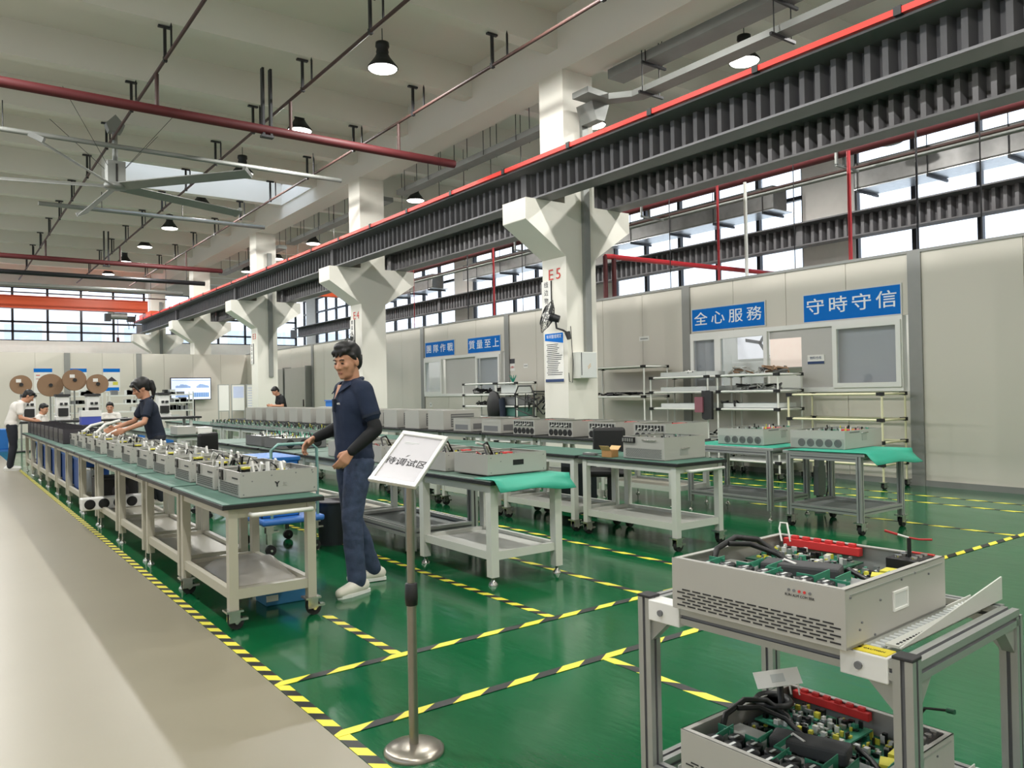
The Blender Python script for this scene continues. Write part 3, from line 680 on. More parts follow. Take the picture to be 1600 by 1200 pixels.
# dark chassis at the far end of the left row
def dark_unit(label):
    t = thing('dark_power_unit', label, 'power unit'); case(t, .48, .5, .21, body='dark', inn='black')
    MB().box(-.003, .06, .05, 0, .44, .15).build('front_grille', 'black', t)
    MB().box(.03, .03, .1, .45, .47, .11).build('circuit_board', 'dark', t); smd('board_components', t, .03, .03, .45, .47, .11, 40, .08, 5)
    return t
du = dark_unit('dark purple-black chassis on the left row, first beyond the silver units'); du.location = (1.46, 13.0, .762)
for i in range(1, 9): dup(du, loc=(1.46, 13.0+.62*i, .762), label='dark purple-black chassis on the left row, %s beyond the silver units' % ORD[i])
# white ribbon leads standing up over the left row
for i, (x, y, a, b, c) in enumerate(((1.7, 12.9, .3, .35, .12), (1.75, 12.1, .35, .5, .16), (1.75, 11.5, .4, .35, .14), (1.7, 10.95, .3, .1, .10))):
    o = MB().tube([(0, 0, 0), (a*.4, b*.3, c*.7), (a, b*.6, c)], .022, 6).build('flat_lead', 'wirew'); o.location = (x, y, .93)
    tag(o, 'pale ribbon lead rising from the silver units before the girl, %s from the back' % ORD[i], 'lead')

# --- the two near units -----------------------------------------------
def near_unit(label, seed, upper):
    Wd, L, H = .52, .49, .135; t = thing('power_unit', label, 'power unit')
    case(t, Wd, L, H, lip=.018, th=.003)
    MB().box(-.001, 0, 0, .0, L, H).build('front_skin', 'chassis', t, bev=.0008)
    m = MB()
    for j in range(6):
        for i in range(14):
            y = .012+i*.0335+(.0165 if j % 2 else 0)
            if y+.025 > L-.006: continue
            m.box(-.0018, y, .010+j*.0085, -.0005, y+.026, .0138+j*.0085)
    m.build('vent_slots', 'vent', t)['kind'] = 'stuff'
    m = MB()
    for k in range(5): m.cyl((-.0005, .085+.0135*(4-k), .112), (-.003, .085+.0135*(4-k), .112), .0035, n=8, m=1 if k in (2, 3) else 0)
    m.build('indicator_light', ['grey', 'redp'], t)
    text('indicator_text', 'RUN ALM COM ERR', .0085, (-.0012, .112, .1), '-x', 'ink', t, ext=.0005)
    # side: recessed white handle and screws
    m = MB().box(.222, -.004, .045, .30, .0, .051).box(.222, -.004, .087, .30, 0, .093).box(.222, -.004, .051, .228, 0, .087).box(.294, -.004, .051, .30, 0, .087)
    m.box(.228, -.0012, .051, .294, -.0002, .087, 1); m.build('handle', ['white', 'capw'], t, bev=.0012)
    screws(MB(), [(.02, 0, .115), (.07, 0, .05), (.06, 0, .035), (.16, 0, .085), (.27, 0, .115), (.42, 0, .105), (.13, 0, .01), (.34, 0, .12)], .003).build('screw', 'grey', t)
    MB().box(.02, -.002, .118, .50, 0, .122).build('side_crease', 'chassisd', t)
    # inside
    t0 = t; t = bpy.data.objects.new('tmp', None)
    b = MB().box(.02, .02, .045, .50, .47, .048).build('circuit_board', 'pcb', t)
    smd('board_components', t, .03, .03, .49, .46, .048, 230, .03, seed)
    for k in range(7): capacitor(t, .045, .075+.056*k, .048, .0245, .058)
    for k in range(6): capacitor(t, .097, .10+.056*k, .048, .022, .054)
    for i, (x, y) in enumerate(((.10, .42), (.15, .33), (.165, .28), (.15, .14), (.17, .095), (.24, .03), (.09, .24))):
        o = MB().box(-.045, -.0012, 0, .045, .0012, .06).box(-.02, -.002, .012, .012, -.0012, .045, 1).build('daughter_board', ['pcbl', 'tray'], t, loc=(x, y, .048), rotz=.1)
    o = MB().cb((0, 0, 0), (.20, .075, .04)).build('foam_pad', 'foam', t, loc=(.225, .24, .085), rotz=-1.25, bev=.008)
    m = MB().box(0, -.12, 0, .022, .12, .024)
    for k in range(6): m.box(.004, -.105+k*.036, .024, .018, -.085+k*.036, .034)
    m.build('terminal_block', 'redp', t, loc=(.485, .335, .085), bev=.002)
    MB().box(.28, .19, .075, .46, .45, .079).build('circuit_board', 'pcb' if upper else 'pcbl', t); smd('board_components', t, .285, .20, .455, .44, .079, 150, .02, seed+2)
    MB().box(.14, .35, .05, .21, .45, .085).build('mesh_cover', 'chassisd', t)
    for k in range(5): MB().box(.115+.002*k, .05+.09*k, .05, .118+.002*k, .10+.09*k, .105).box(.1145+.002*k, .06+.09*k, .07, .115+.002*k, .08+.09*k, .098, 1).build('daughter_board', ['pcbl', 'tray'], t)
    MB().box(.32, .09, .055, .43, .19, .058).build('circuit_board', 'pcbl', t); smd('board_components', t, .325, .095, .425, .185, .058, 24, .02, seed+4)
    transformer(t, .27, .055, .05, .05, .4); transformer(t, .34, .06, .05, .05, .1)
    m = MB().box(.40, .012, .05, .50, .10, .115)
    for k in range(3):
        for q in range(2): m.cyl((.42+.03*k, .035+.04*q, .115), (.42+.03*k, .035+.04*q, .122), .009, n=10, m=1)
    m.build('terminal_base', ['black', 'chrome'], t, bev=.002)
    MB().tube([(.12, .455, .06), (.16, .46, .12), (.24, .455, .142), (.31, .43, .13), (.34, .38, .09), (.30, .33, .075)], .0085, 8).build('cable', 'black', t)
    MB().tube([(.20, .45, .13), (.26, .42, .125), (.30, .36, .10), (.27, .28, .08)], .0075, 8).build('cable', 'black', t)
    MB().tube([(.16, .02, .07), (.22, .045, .09), (.28, .10, .08), (.3, .15, .09)], .007, 8).build('cable', 'cap', t)
    MB().tube([(.47, .45, .10), (.49, .47, .135), (.505, .475, .15), (.50, .45, .152), (.485, .43, .10)], .003, 6).build('cable', 'wirew', t)
    MB().tube([(.19, .30, .085), (.21, .28, .11), (.20, .24, .105)], .0035, 6).build('cable', 'wirew', t)
    MB().box(.11, .20, .07, .15, .30, .085).box(.16, .05, .05, .24, .11, .085).build('heat_sink', 'heats', t)
    for o in KIDS.pop('tmp', []): o.parent = None; o.location.z += .02; par(o, t0)
    bpy.data.objects.remove(t); t = t0
    if upper:
        MB().cyl((.45, .06, .12), (.45, .06, .185), .0055, n=8).build('lead_post', 'black', t)
        MB().tube([(.45, .06, .185), (.44, .085, .192), (.43, .115, .20)], .003, 6).build('lead_wire', 'wirew', t); MB().tube([(.45, .06, .185), (.455, .035, .183), (.46, .005, .186)], .003, 6).build('lead_wire', 'wirer', t)
        MB().tube([(.44, .085, .192), (.43, .115, .20)], .0038, 6).build('lead_wire', 'wirer', t)
        MB().cb((.505, .05, .1365), (.012, .06, .003)).build('red_sticker', 'inkred', t)
    else:
        X_ = Vector((.80, -.59, .10)).normalized(); Z_ = Vector((-.45, -.6, .66)); Z_ = (Z_-X_*Z_.dot(X_)).normalized(); Y_ = Z_.cross(X_)
        o = MB().cb((0, 0, 0), (.135, .05, .002)).box(-.02, -.012, .001, .02, .012, .0015, 1).build('paper_label', ['paper', 'tray'], t); o.matrix_local = Matrix.Translation((.37, .43, .20)) @ Matrix((X_, Y_, Z_)).transposed().to_4x4()
        MB().lathe([(.05, 0), (.06, .012), (.05, .024), (.035, .012), (.05, 0)], (.36, .44, .12), 16).build('cable_coil', 'black', t)
        MB().tube([(.36, .41, .1), (.38, .43, .19), (.42, .44, .195)], .01, 6).build('cable', 'black', t)
        MB().tube([(.455, .1, .12), (.47, .05, .2), (.46, -.01, .215)], .004, 6).build('lead_wire', 'black', t); MB().cyl((.46, -.01, .215), (.458, -.03, .217), .007, n=6).build('lead_plug', 'pcb', t)
    return t
U1 = near_unit('large open grey power unit on top of the near trolley', 11, True); U1.location = (1.632, .985, .806); U1.rotation_euler.z = math.radians(3)
U2 = near_unit('large open grey power unit on the lower tier of the near trolley', 21, False); U2.location = (1.65, .99, .334); U2.rotation_euler.z = math.radians(2)

def near_cart():
    t = thing('assembly_trolley', 'near aluminium profile trolley carrying two open power units', 'trolley', (1.99, 1.27, 0), math.radians(3.5))
    X, Y = .31, .365
    P = [(-X, Y, .80), (-X, -Y, .80), (X, -Y, .775), (X, Y, .775)]
    for x, y, z in P:
        l = MB().extr((x, y, .12), (x, y, z), .044, 0, 1).build('post', ['alu', 'grey'], t)
        m = MB(); caster(m, x, y); m.build('caster', ['chrome', 'rubber'], l)
        if x < 0: MB().cb((x, y, z+.003), (.046, .046, .008)).build('end_cap', 'vent', l, bev=.002)
    for z, nm in ((.772, 'top'), (.30, 'lower')):
        for y in (Y, -Y): MB().extr((-X+.02, y, z), (X+.0, y, z), .044, 0, 1).build('cross_profile', ['alu', 'grey'], t)
        for x in (-X, X): MB().extr((x, -Y+.02, z), (x, Y-.02, z), .044, 0, 1).build('long_profile', ['alu', 'grey'], t)
        # roller tracks carrying the unit
        for y in (Y-.10, -Y+.085):
            k = MB().box(-X+.02, y-.022, z+.004, X+.02, y+.022, z+.018).box(-X+.02, y+.019, z+.018, X+.02, y+.022, z+.032).build('roller_track', 'steelw', t)
            m = MB()
            for q in range(26): m.cyl((-X+.04+q*.0235, y-.012, z+.024), (-X+.04+q*.0235, y+.012, z+.024), .006, n=6)
            m.build('rollers', 'tray', k)['kind'] = 'stuff'
    MB().prism([(-X+.05, .80), (X+.05, .80), (X+.05, .862), (-X+.05, .803)], (0, -Y+.035, 0), (0, -Y+.039, 0), (1, 0, 0), (0, 0, 1)).build('side_guard', 'steelw', t)
    m = MB()
    for q in range(34): m.box(-X+.06+q*.0165, -Y+.045, .806, -X+.068+q*.0165, -Y+.05, .8075)
    m.box(-X+.05, -Y+.04, .800, X+.05, -Y+.07, .806, 1); m.build('perforated_strip', ['vent', 'steelw'], t)
    for i, y in enumerate((Y-.075, -Y+.085)):
        MB().box(-X-.026, y-.055, .74, -X+.03, y+.055, .798).cyl((-X-.032, y+.01, .768), (-X-.026, y+.01, .768), .009, n=10, m=1).build('joint_cover', ['white', 'grey'], t, bev=.004)
        if i: k = MB().box(-X-.02, y-.05, .7985, -X+.028, y+.05, .8005).build('warning_sticker', 'tapeY', t); text('sticker_text', '注意 CAUTION', .011, (-X+.002, y, .801), 'up', 'ink', t, ext=.0003, R=Matrix(((0, 1, 0), (-1, 0, 0), (0, 0, 1))))
    m = lambda sx, sy: MB().prism([(0, 0), (.07, 0), (0, -.07)], (0, -.015, .75), (0, .015, .75), (sx, 0, 0), (0, 0, 1))
    for x, y, sx in ((-X, -Y, 1), (X, -Y, -1), (X, Y, -1), (-X, Y, 1)):
        m(sx, 0).build('angle_bracket', 'chassisd', t, loc=(x+.022*sx, y, 0))
    for x, y, sy in ((-X, -Y, 1), (-X, Y, -1), (X, Y, -1), (X, -Y, 1)):
        MB().prism([(0, 0), (.07, 0), (0, -.07)], (-.015, 0, .75), (.015, 0, .75), (0, sy, 0), (0, 0, 1)).build('angle_bracket', 'chassisd', t, loc=(x, y+.022*sy, 0))
near_cart()

# --- second row cases ---------------------------------------------------
def unit_b(label, seed, loc):
    t = thing('power_unit', label, 'power unit', loc); Wd, L, H = .56, .47, .155
    case(t, Wd, L, H, body='chassis')
    MB().box(.235, -.002, .065, .335, 0, .105).build('display_window', 'black', t)
    screws(MB(), [(.03, 0, .02), (.03, 0, .13), (.53, 0, .13), (.53, 0, .02), (.12, 0, .1)], .004).build('screw', 'grey', t)
    MB().box(.05, .05, .06, .5, .42, .064).build('circuit_board', 'pcb', t); smd('board_components', t, .05, .05, .5, .42, .064, 110, .09, seed)
    for k in range(6): capacitor(t, .09+.06*k, .36, .064, .016, .08)
    MB().box(.3, .2, .1, .38, .26, .148).build('relay_block', 'redp', t)
    MB().tube([(.08, .1, .1), (.1, .2, .22), (.2, .3, .23), (.28, .33, .12)], .008, 6).build('cable', 'black', t)
    MB().tube([(.02, .15, .08), (.03, .2, .14), (.06, .24, .165), (.12, .2, .12)], .004, 6).build('cable', 'wirer', t)
    MB().tube([(.3, .4, .1), (.2, .3, .2), (.06, .24, .235)], .011, 6).build('cable', 'wirew', t)
    return t
ub = unit_b('open grey power unit with a black window on the white second-row bench', 31, (3.31, 4.85, .772))
for i, (y, s) in enumerate(((5.42, 'right behind it'), (5.98, 'on the aluminium bench'), (6.55, 'at the rear of the aluminium bench'), (7.3, 'beyond the aluminium bench'))):
    dup(ub, loc=(3.29, y, .764), label='open grey case with messy boards, second row, %s' % (s if i else 'right behind the black-windowed one'))
def unit_fan2(loc, label):
    t = thing('power_unit', label, 'power unit', loc); case(t, .55, .62, .13, body='ventg', inn='vent')
    for k in range(3): MB().lathe([(.05, 0), (.052, -.004), (.045, -.006), (.001, -.006)], (.1+.17*k, 0, .065), 18, axis='y').build('fan', 'black', t)
    MB().box(.03, .03, .12, .52, .59, .125).build('circuit_board', 'capw', t); smd('board_components', t, .05, .05, .5, .57, .125, 70, .06, 9)
    return t
unit_fan2((3.28, 9.1, .762), 'low dark chassis with black round fans beside the man\'s right hand')
t = unit_fan2((3.3, 10.4, .762), 'low dark chassis with black round fans, behind the first one'); t.location = (3.3, 9.9, .762)
t = thing('power_unit', 'plain grey metal case on the bench right of the girl', 'power unit', (3.3, 14.2, .762)); case(t, .3, .5, .14); MB().box(.01, .01, .135, .29, .49, .14).build('lid', 'chassisd', t)
t = thing('parts_box', 'white cardboard box on the bench right of the girl', 'box', (3.66, 14.3, .762)); MB().box(0, 0, 0, .24, .4, .1).build('box_body', 'paper', t, bev=.004); MB().box(-.003, -.003, .1, .243, .403, .112).build('box_lid', 'white', t)

# --- third row -----------------------------------------------------------
def unit_c(loc, label):
    t = thing('power_unit', label, 'power unit', loc, math.radians(-1)); Wd, L, H = .53, .52, .205; case(t, Wd, L, H, body='chassis')
    m = MB().box(-.02, .36, .145, 0, .52, .195)
    for k in range(5): m.box(-.024, .37+k*.03, .155, -.02, .388+k*.03, .185, 1)
    m.build('terminal_block', ['black', 'chassin'], t)
    MB().box(-.0012, .03, .012, 0, .49, .10).build('vent_backing', 'chassisd', t); m = MB()
    for j in range(7):
        for i in range(36): m.cyl((-.0012, .04+i*.0125+(.006 if j % 2 else 0), .02+j*.0115), (-.002, .04+i*.0125+(.006 if j % 2 else 0), .02+j*.0115), .004, n=5, caps=True)
    m.build('vent_holes', 'vent', t)['kind'] = 'stuff'
    MB().tube([(0, .26, .175), (-.014, .26, .175), (-.014, .10, .175), (0, .10, .175)], .005, 6).build('handle', 'chrome', t)
    MB().tube([(.21, 0, .10), (.21, -.012, .10), (.31, -.012, .10), (.31, 0, .10)], .004, 6).box(.2, -.003, .04, .3, 0, .09, m=1).build('handle', ['chrome', 'chassisd'], t)
    MB().box(.03, .03, .15, .5, .49, .154).build('circuit_board', 'pcb', t); smd('board_components', t, .03, .03, .5, .49, .154, 70, .05, 17)
    return t
unit_c((5.15, 4.79, .762), 'grey power unit with perforated front beside the small carton')
def carton():
    t = thing('carton', 'small opened brown carton on the third-row cart', 'box', (5.09, 5.4, .762), .1)
    MB().box(0, 0, 0, .1, .12, .002).box(0, 0, 0, .002, .12, .065).box(.098, 0, 0, .1, .12, .065).box(0, 0, 0, .1, .002, .065).box(0, .118, 0, .1, .12, .065).build('box_body', 'card', t)
    for k, (p, q) in enumerate((((-.002, 0), -.9), ((.1, 0), .9))):
        o = MB().box(0, 0, 0, .055, .12, .002).build('flap', 'cardl', t, loc=(p[0], 0, .065)); o.rotation_euler.y = -2.2 if k == 0 else -.7
carton()
t = thing('multimeter', 'grey handheld tester lying on the green mat beside the carton', 'tool', (5.1, 5.66, .762))
MB().box(0, 0, 0, .06, .16, .025).build('meter_body', 'ventg', t, bev=.004); MB().box(.01, .09, .025, .05, .14, .027).build('meter_screen', 'tray', t); MB().tube([(.03, 0, .015), (.0, -.08, .01), (-.03, -.14, .008)], .004, 5).build('probe_lead', 'black', t)
def board(label, loc, seed):
    t = thing('circuit_assembly', label, 'circuit board', loc)
    MB().box(0, 0, 0, .5, .3, .05).build('heat_sink', 'heats', t); MB().box(.01, .01, .05, .49, .29, .054).build('circuit_board', 'pcb', t)
    smd('board_components', t, .01, .01, .49, .29, .054, 40, .06, seed)
    for k in range(5): capacitor(t, .06+.09*k, .24, .054, .017, .06)
    return t
bb = None
for k in range(12):
    y = 12.6+.55*k; lab = 'populated green circuit assembly lying on the far third row, %s from the front' % ORD[k]
    if bb is None: bb = board(lab, (5.12, y, .762), 44)
    else: dup(bb, loc=(5.12, y, .762), label=lab)

# --- fourth row ------------------------------------------------------------
def unit_d(kind, label, loc, H=.215, Wd=.76, L=.52):
    t = thing('power_unit', label, 'power unit', loc); case(t, Wd, L, H, body='chassis')
    if kind == 'grille5':
        MB().box(-.0015, .01, .01, 0, L-.01, .10).build('vent_backing', 'chassisd', t)
        for k in range(5):
            f = MB()
            for r in (.040, .031, .022, .012): f.lathe([(r, 0), (r, -.003), (r-.005, -.003), (r-.005, 0)], (-.0015, .06+k*.096+ .01, .055), 20, axis='x')
            f.build('fan_grille', 'ventg', t)
        MB().tube([(.34, 0, .15), (.34, -.012, .15), (.46, -.012, .15), (.46, 0, .15)], .004, 6).box(.35, -.003, .07, .45, 0, .14, m=1).build('handle', ['chrome', 'chassisd'], t)
        MB().box(.1, -.002, .155, .3, 0, .165).build('side_marking', 'ventg', t)
    if kind == 'fans':
        for k in range(5): MB().lathe([(.044, 0), (.046, -.005), (.036, -.007), (.018, -.004), (.001, -.004)], (0, .06+k*.1, .06), 16, axis='x').build('fan', 'black', t)
        m = MB().box(-.004, .02, .125, 0, .5, .20)
        for k in range(9): m.box(-.008, .03+k*.053, .13, -.004, .06+k*.053, .195, 1)
        m.build('terminal_block', ['chassisd', 'black'], t)
        for k in range(4): MB().tube([(-.006, .1+.1*k, .16), (-.04, .12+.1*k, .15), (-.02, .15+.1*k, .11)], .005, 5).build('lead', 'wirew', t)
    if kind == 'grill':
        MB().box(-.002, .08, .03, 0, .46, .11).build('front_grille', 'grey', t); MB().box(-.001, .04, .155, 0, .48, .16).build('front_seam', 'chassisd', t)
        MB().box(.05, -.002, .04, .5, 0, .13).build('side_grille', 'ventg', t)
    if kind == 'tall':
        MB().box(.15, -.002, .05, .62, 0, H-.06).build('side_grille', 'ventg', t)
        for k in range(5): MB().box(.16, -.006, .07+.04*k, .61, -.002, .085+.04*k).build('louvre', 'chassisd', t)
        MB().box(.01, .01, H-.004, Wd-.01, L-.01, H-.001).build('lid', 'chassis', t)
        return t
    MB().box(.03, .03, .15, Wd-.03, L-.03, .154).build('circuit_board', 'pcb', t); smd('board_components', t, .04, .04, Wd-.04, L-.04, .154, 60, .05, 23)
    MB().box(.4, .1, .155, .55, .26, H-.008).build('relay_block', 'redp', t)
    return t
g1 = unit_d('grille5', 'grey power unit with five round grilles on the green-draped trolley', (7.13, 4.27, .77), H=.18, Wd=.78, L=.58); g1.rotation_euler.z = math.radians(4)
g2 = dup(g1, loc=(7.18, 5.24, .762), label='grey power unit with five round grilles on the bench behind the draped trolley')
kinds = ['fans', 'fans', 'fans', 'fans', 'grill', 'grill']+['tall']*13
src = {}
for i, k in enumerate(kinds):
    y = 6.42+.84*i
    lab = {'fans': 'grey power unit with black fans and terminals on the fourth row, %s from the front', 'grill': 'grey power unit with a low front grille on the fourth row, %s from the front', 'tall': 'tall grey louvred power unit on the fourth row, %s from the front'}[k] % ORD[i]
    if k not in src: src[k] = unit_d(k, lab, (6.93, y, .762), H={'tall': .33}.get(k, .215), L=.52)
    else: dup(src[k], loc=(6.93, y, .762), label=lab)
# ================================================================== notice stand, wall signs, boards
def notice_stand():
    t = thing('notice_stand', 'tilted white notice on a stainless steel pole with a round base', 'sign stand', (1.49, 2.73, 0))
    MB().lathe([(.118, 0), (.118, .012), (.105, .022), (.06, .03), (.02, .034), (.001, .034)], n=40).build('base', 'brushed', t)
    MB().cyl((0, 0, .03), (0, 0, .6), .0185, n=20).cyl((0, 0, .6), (-.004, -.012, 1.14), .0155, n=20).build('pole', 'brushed', t)
    MB().lathe([(.0185, .57), (.024, .572), (.026, .6), (.024, .655), (.017, .66), (.001, .66)], n=20).build('clamp_sleeve', 'black', t)
    R = Matrix(((.52, .72, -.45), (-.84, .37, -.39), (-.12, .58, .80)))
    x = Vector((.52, -.84, -.12)).normalized(); n = Vector((-.45, -.39, .8)); n = (n-x*n.dot(x)).normalized(); y = n.cross(x); R = Matrix((x, y, n)).transposed()
    c = Vector((-.016, -.032, 1.148)); w, h = .206, .295
    def part(nm, mb, mt, bev=0):
        o = mb.build(nm, mt, t, bev=bev); o.matrix_local = Matrix.Translation(c) @ R.to_4x4(); return o
    part('backing', MB().box(-w/2+.01, -h/2+.01, -.012, w/2-.01, h/2-.01, -.002), 'white')
    part('notice_sheet', MB().box(-w/2+.015, -h/2+.015, -.002, w/2-.015, h/2-.015, 0), 'paperg')
    part('frame_edge', MB().box(-w/2, h/2-.024, -.008, w/2, h/2, .007), 'alum', .003); part('frame_edge', MB().box(-w/2, -h/2, -.008, w/2, -h/2+.022, .007), 'alum', .003)
    part('frame_edge', MB().box(-w/2, -h/2+.02, -.008, -w/2+.018, h/2-.02, .006), 'alum', .003); part('frame_edge', MB().box(w/2-.018, -h/2+.02, -.008, w/2, h/2-.02, .006), 'alum', .003)
    text('lettering', '待调试区', .043, tuple(c+R @ Vector((.0, -.028, .0012))), '', 'ink', t, ext=.0003, R=R, sx=1.05)
    part('small_print', MB().box(-.06, .085, .0005, .0, .089, .001).box(-.06, .078, .0005, -.02, .081, .001), 'tray')
    MB().cyl((-.004, -.012, 1.135), (-.012, -.026, 1.14), .02, n=12).build('tilt_joint', 'black', t)
D('paperg', '#d3d0d3', .18, var=.01); D('alum', '#d6d6d2', .3, .35, var=.02)
notice_stand()
def wall_sign(body, y0, y1, z0, z1, label, sz):
    t = thing('wall_sign', label, 'sign', (PX, (y0+y1)/2, z0)); hy = abs(y1-y0)/2; H = z1-z0
    MB().box(-.018, -hy, 0, 0, hy, H).build('sign_border', 'tray', t)
    MB().box(-.021, -hy+.02, .02, -.018, hy-.02, H-.02).build('sign_face', 'signblue', t)
    n = len(body)
    for k, ch in enumerate(body):
        text('character', ch, sz, (-.0215, hy-(k+.5)*2*hy/n*.96-.03, H*.5), '-x', 'signwhite', t, ext=.002, sx=1.25, bold=.0012)
wall_sign('全心服務', 9.38, 7.83, 2.38, 2.80, 'blue sign with four white characters above the open sliding window', .245)
wall_sign('守時守信', 7.15, 5.60, 2.36, 2.81, 'blue sign with four white characters at far right beside the grey stile', .26)
wall_sign('團隊作戰', 18.85, 17.32, 2.36, 2.79, 'small blue sign with white characters directly right of the man\'s head', .235)
wall_sign('質量至上', 16.7, 15.25, 2.36, 2.77, 'small blue sign with white characters between the man and column E5', .235)
def col_board(yc, col_label, body, z0=2.62, z1=3.33):
    t = thing('hanging_sign', col_label, 'sign', (8.72, yc, 0))
    MB().box(-.02, .40, z0, 0, .66, z1).build('sign_plate', 'paper', t); MB().box(-.022, .395, z0, -.0, .405, z1).build('sign_edge', 'black', t)
    n = len(body)
    for k, ch in enumerate(body): text('character', ch, .115, (-.0215, .53, z1-(k+.5)*(z1-z0)/n), '-x', 'ink', t, ext=.001)
col_board(10.28, 'white vertical sign with black characters under the red E5', '线边物料区')
col_board(18.33, 'white vertical sign with black characters under the red E4', '精益生产区')
col_board(26.38, 'white vertical sign with black characters under the red E3', '成品暂存区', 2.5, 3.2)
def notice_board():
    t = thing('notice_board', 'white rules poster with blue header on column E5', 'poster', (8.72, 10.28, 0))
    MB().box(-.012, .10, 1.55, 0, .60, 2.40).build('board', 'paper', t); MB().box(-.014, .10, 2.28, -.012, .60, 2.40).prism([(.1, 2.28), (.6, 2.28), (.1, 2.22)], (-.014, 0, 0), (-.012, 0, 0), (0, 1, 0), (0, 0, 1)).build('header_band', 'signblue', t)
    MB().box(-.014, .10, 1.55, -.012, .60, 1.60).build('footer_band', 'bluedark', t)
    text('heading', '车间管理规定', .07, (-.015, .35, 2.34), '-x', 'signwhite', t, ext=.0005)
    m = MB(); r = random.Random(4)
    for k in range(17): m.box(-.0135, .56-(.02 if k % 3 else 0), 2.20-k*.033, -.012, .56-r.uniform(.28, .44), 2.212-k*.033)
    m.build('print_lines', 'ink', t)['kind'] = 'stuff'
D('bluedark', '#27406e', .5)
notice_board()
def wall_fan(x, y, z, label, a=-.8):
    t = thing('wall_fan', label, 'fan', (x, y, z)); t.rotation_euler.z = a
    R = Matrix.Rotation(.35, 4, 'Y')
    m = MB(); rr = .29
    for k in range(26):
        th = 2*PI*k/26; c, s = math.cos(th), math.sin(th)
        m.tube([(-.10, .04*c, .04*s), (-.09, .16*c, .16*s), (-.02, rr*c, rr*s), (.05, .17*c, .17*s), (.09, .06*c, .06*s)], .003, 4)
    for q, xx in ((rr, -.02), (.17, -.088), (.18, .045)): m.tube([(xx, q*math.cos(2*PI*i/28), q*math.sin(2*PI*i/28)) for i in range(29)], .005, 5)
    o = m.build('cage', 'hanger', t); o.rotation_euler.y = .35
    for k in range(3):
        b = MB().add([(0, 0, .03), (.03, .08, .1), (.02, .06, .22), (-.02, -.05, .22), (-.02, -.03, .08)], [(0, 1, 2, 3, 4)]).build('blade', 'grey', t); b.rotation_euler = (2*PI*k/3, .0, 0)
        s = b.modifiers.new('s', 'SOLIDIFY'); s.thickness = .003; b.matrix_local = Matrix.Rotation(.35, 4, 'Y') @ Matrix.Rotation(2*PI*k/3, 4, 'X')
    MB().cyl((.03, 0, 0), (.19, 0, -.05), .075, .06, 16).build('motor', 'hanger', t, bev=.008)
    MB().tube([(.12, 0, -.06), (.14, 0, -.2), (.25, -.05, -.24), (.34, -.1, -.3)], .018, 8).build('arm', 'hanger', t)
    MB().cyl((.33, -.1, -.28), (.36, -.12, -.40), .05, .035, 10).build('wall_mount', 'hanger', t)
wall_fan(8.42, 10.42, 2.66, 'dark caged wall fan fixed on column E5')
wall_fan(8.42, 18.45, 2.66, 'dark caged wall fan on column E4 just behind the man\'s hair')
def elec_box():
    t = thing('electrical_box', 'light grey electrical cabinet on column E5 below the cable duct', 'electrical box', (8.82, 10.28, 1.6))
    MB().box(0, -.2, 0, .38, 0, .45).build('cabinet_body', 'steelw', t, bev=.004); MB().box(.01, -.208, .01, .37, -.2, .44).build('cabinet_door', 'tray', t, bev=.003)
    MB().box(.02, -.21, .05, .035, -.208, .44).build('hinge_gap', 'black', t); text('warning_mark', '⚡', .09, (.2, -.2095, .2), '-y', 'tapeYo', t, ext=.0005)
    o = MB().tube([(0, 0, .95), (.03, -.01, .3), (.0, -.02, -.02), (-.05, 0, .0), (-.06, 0, .15)], .006, 5).build('power_cable', 'black'); o.location = (8.78, 10.26, 1.55); tag(o, 'thin black cable hanging from the wall fan on column E5', 'cable')
elec_box()
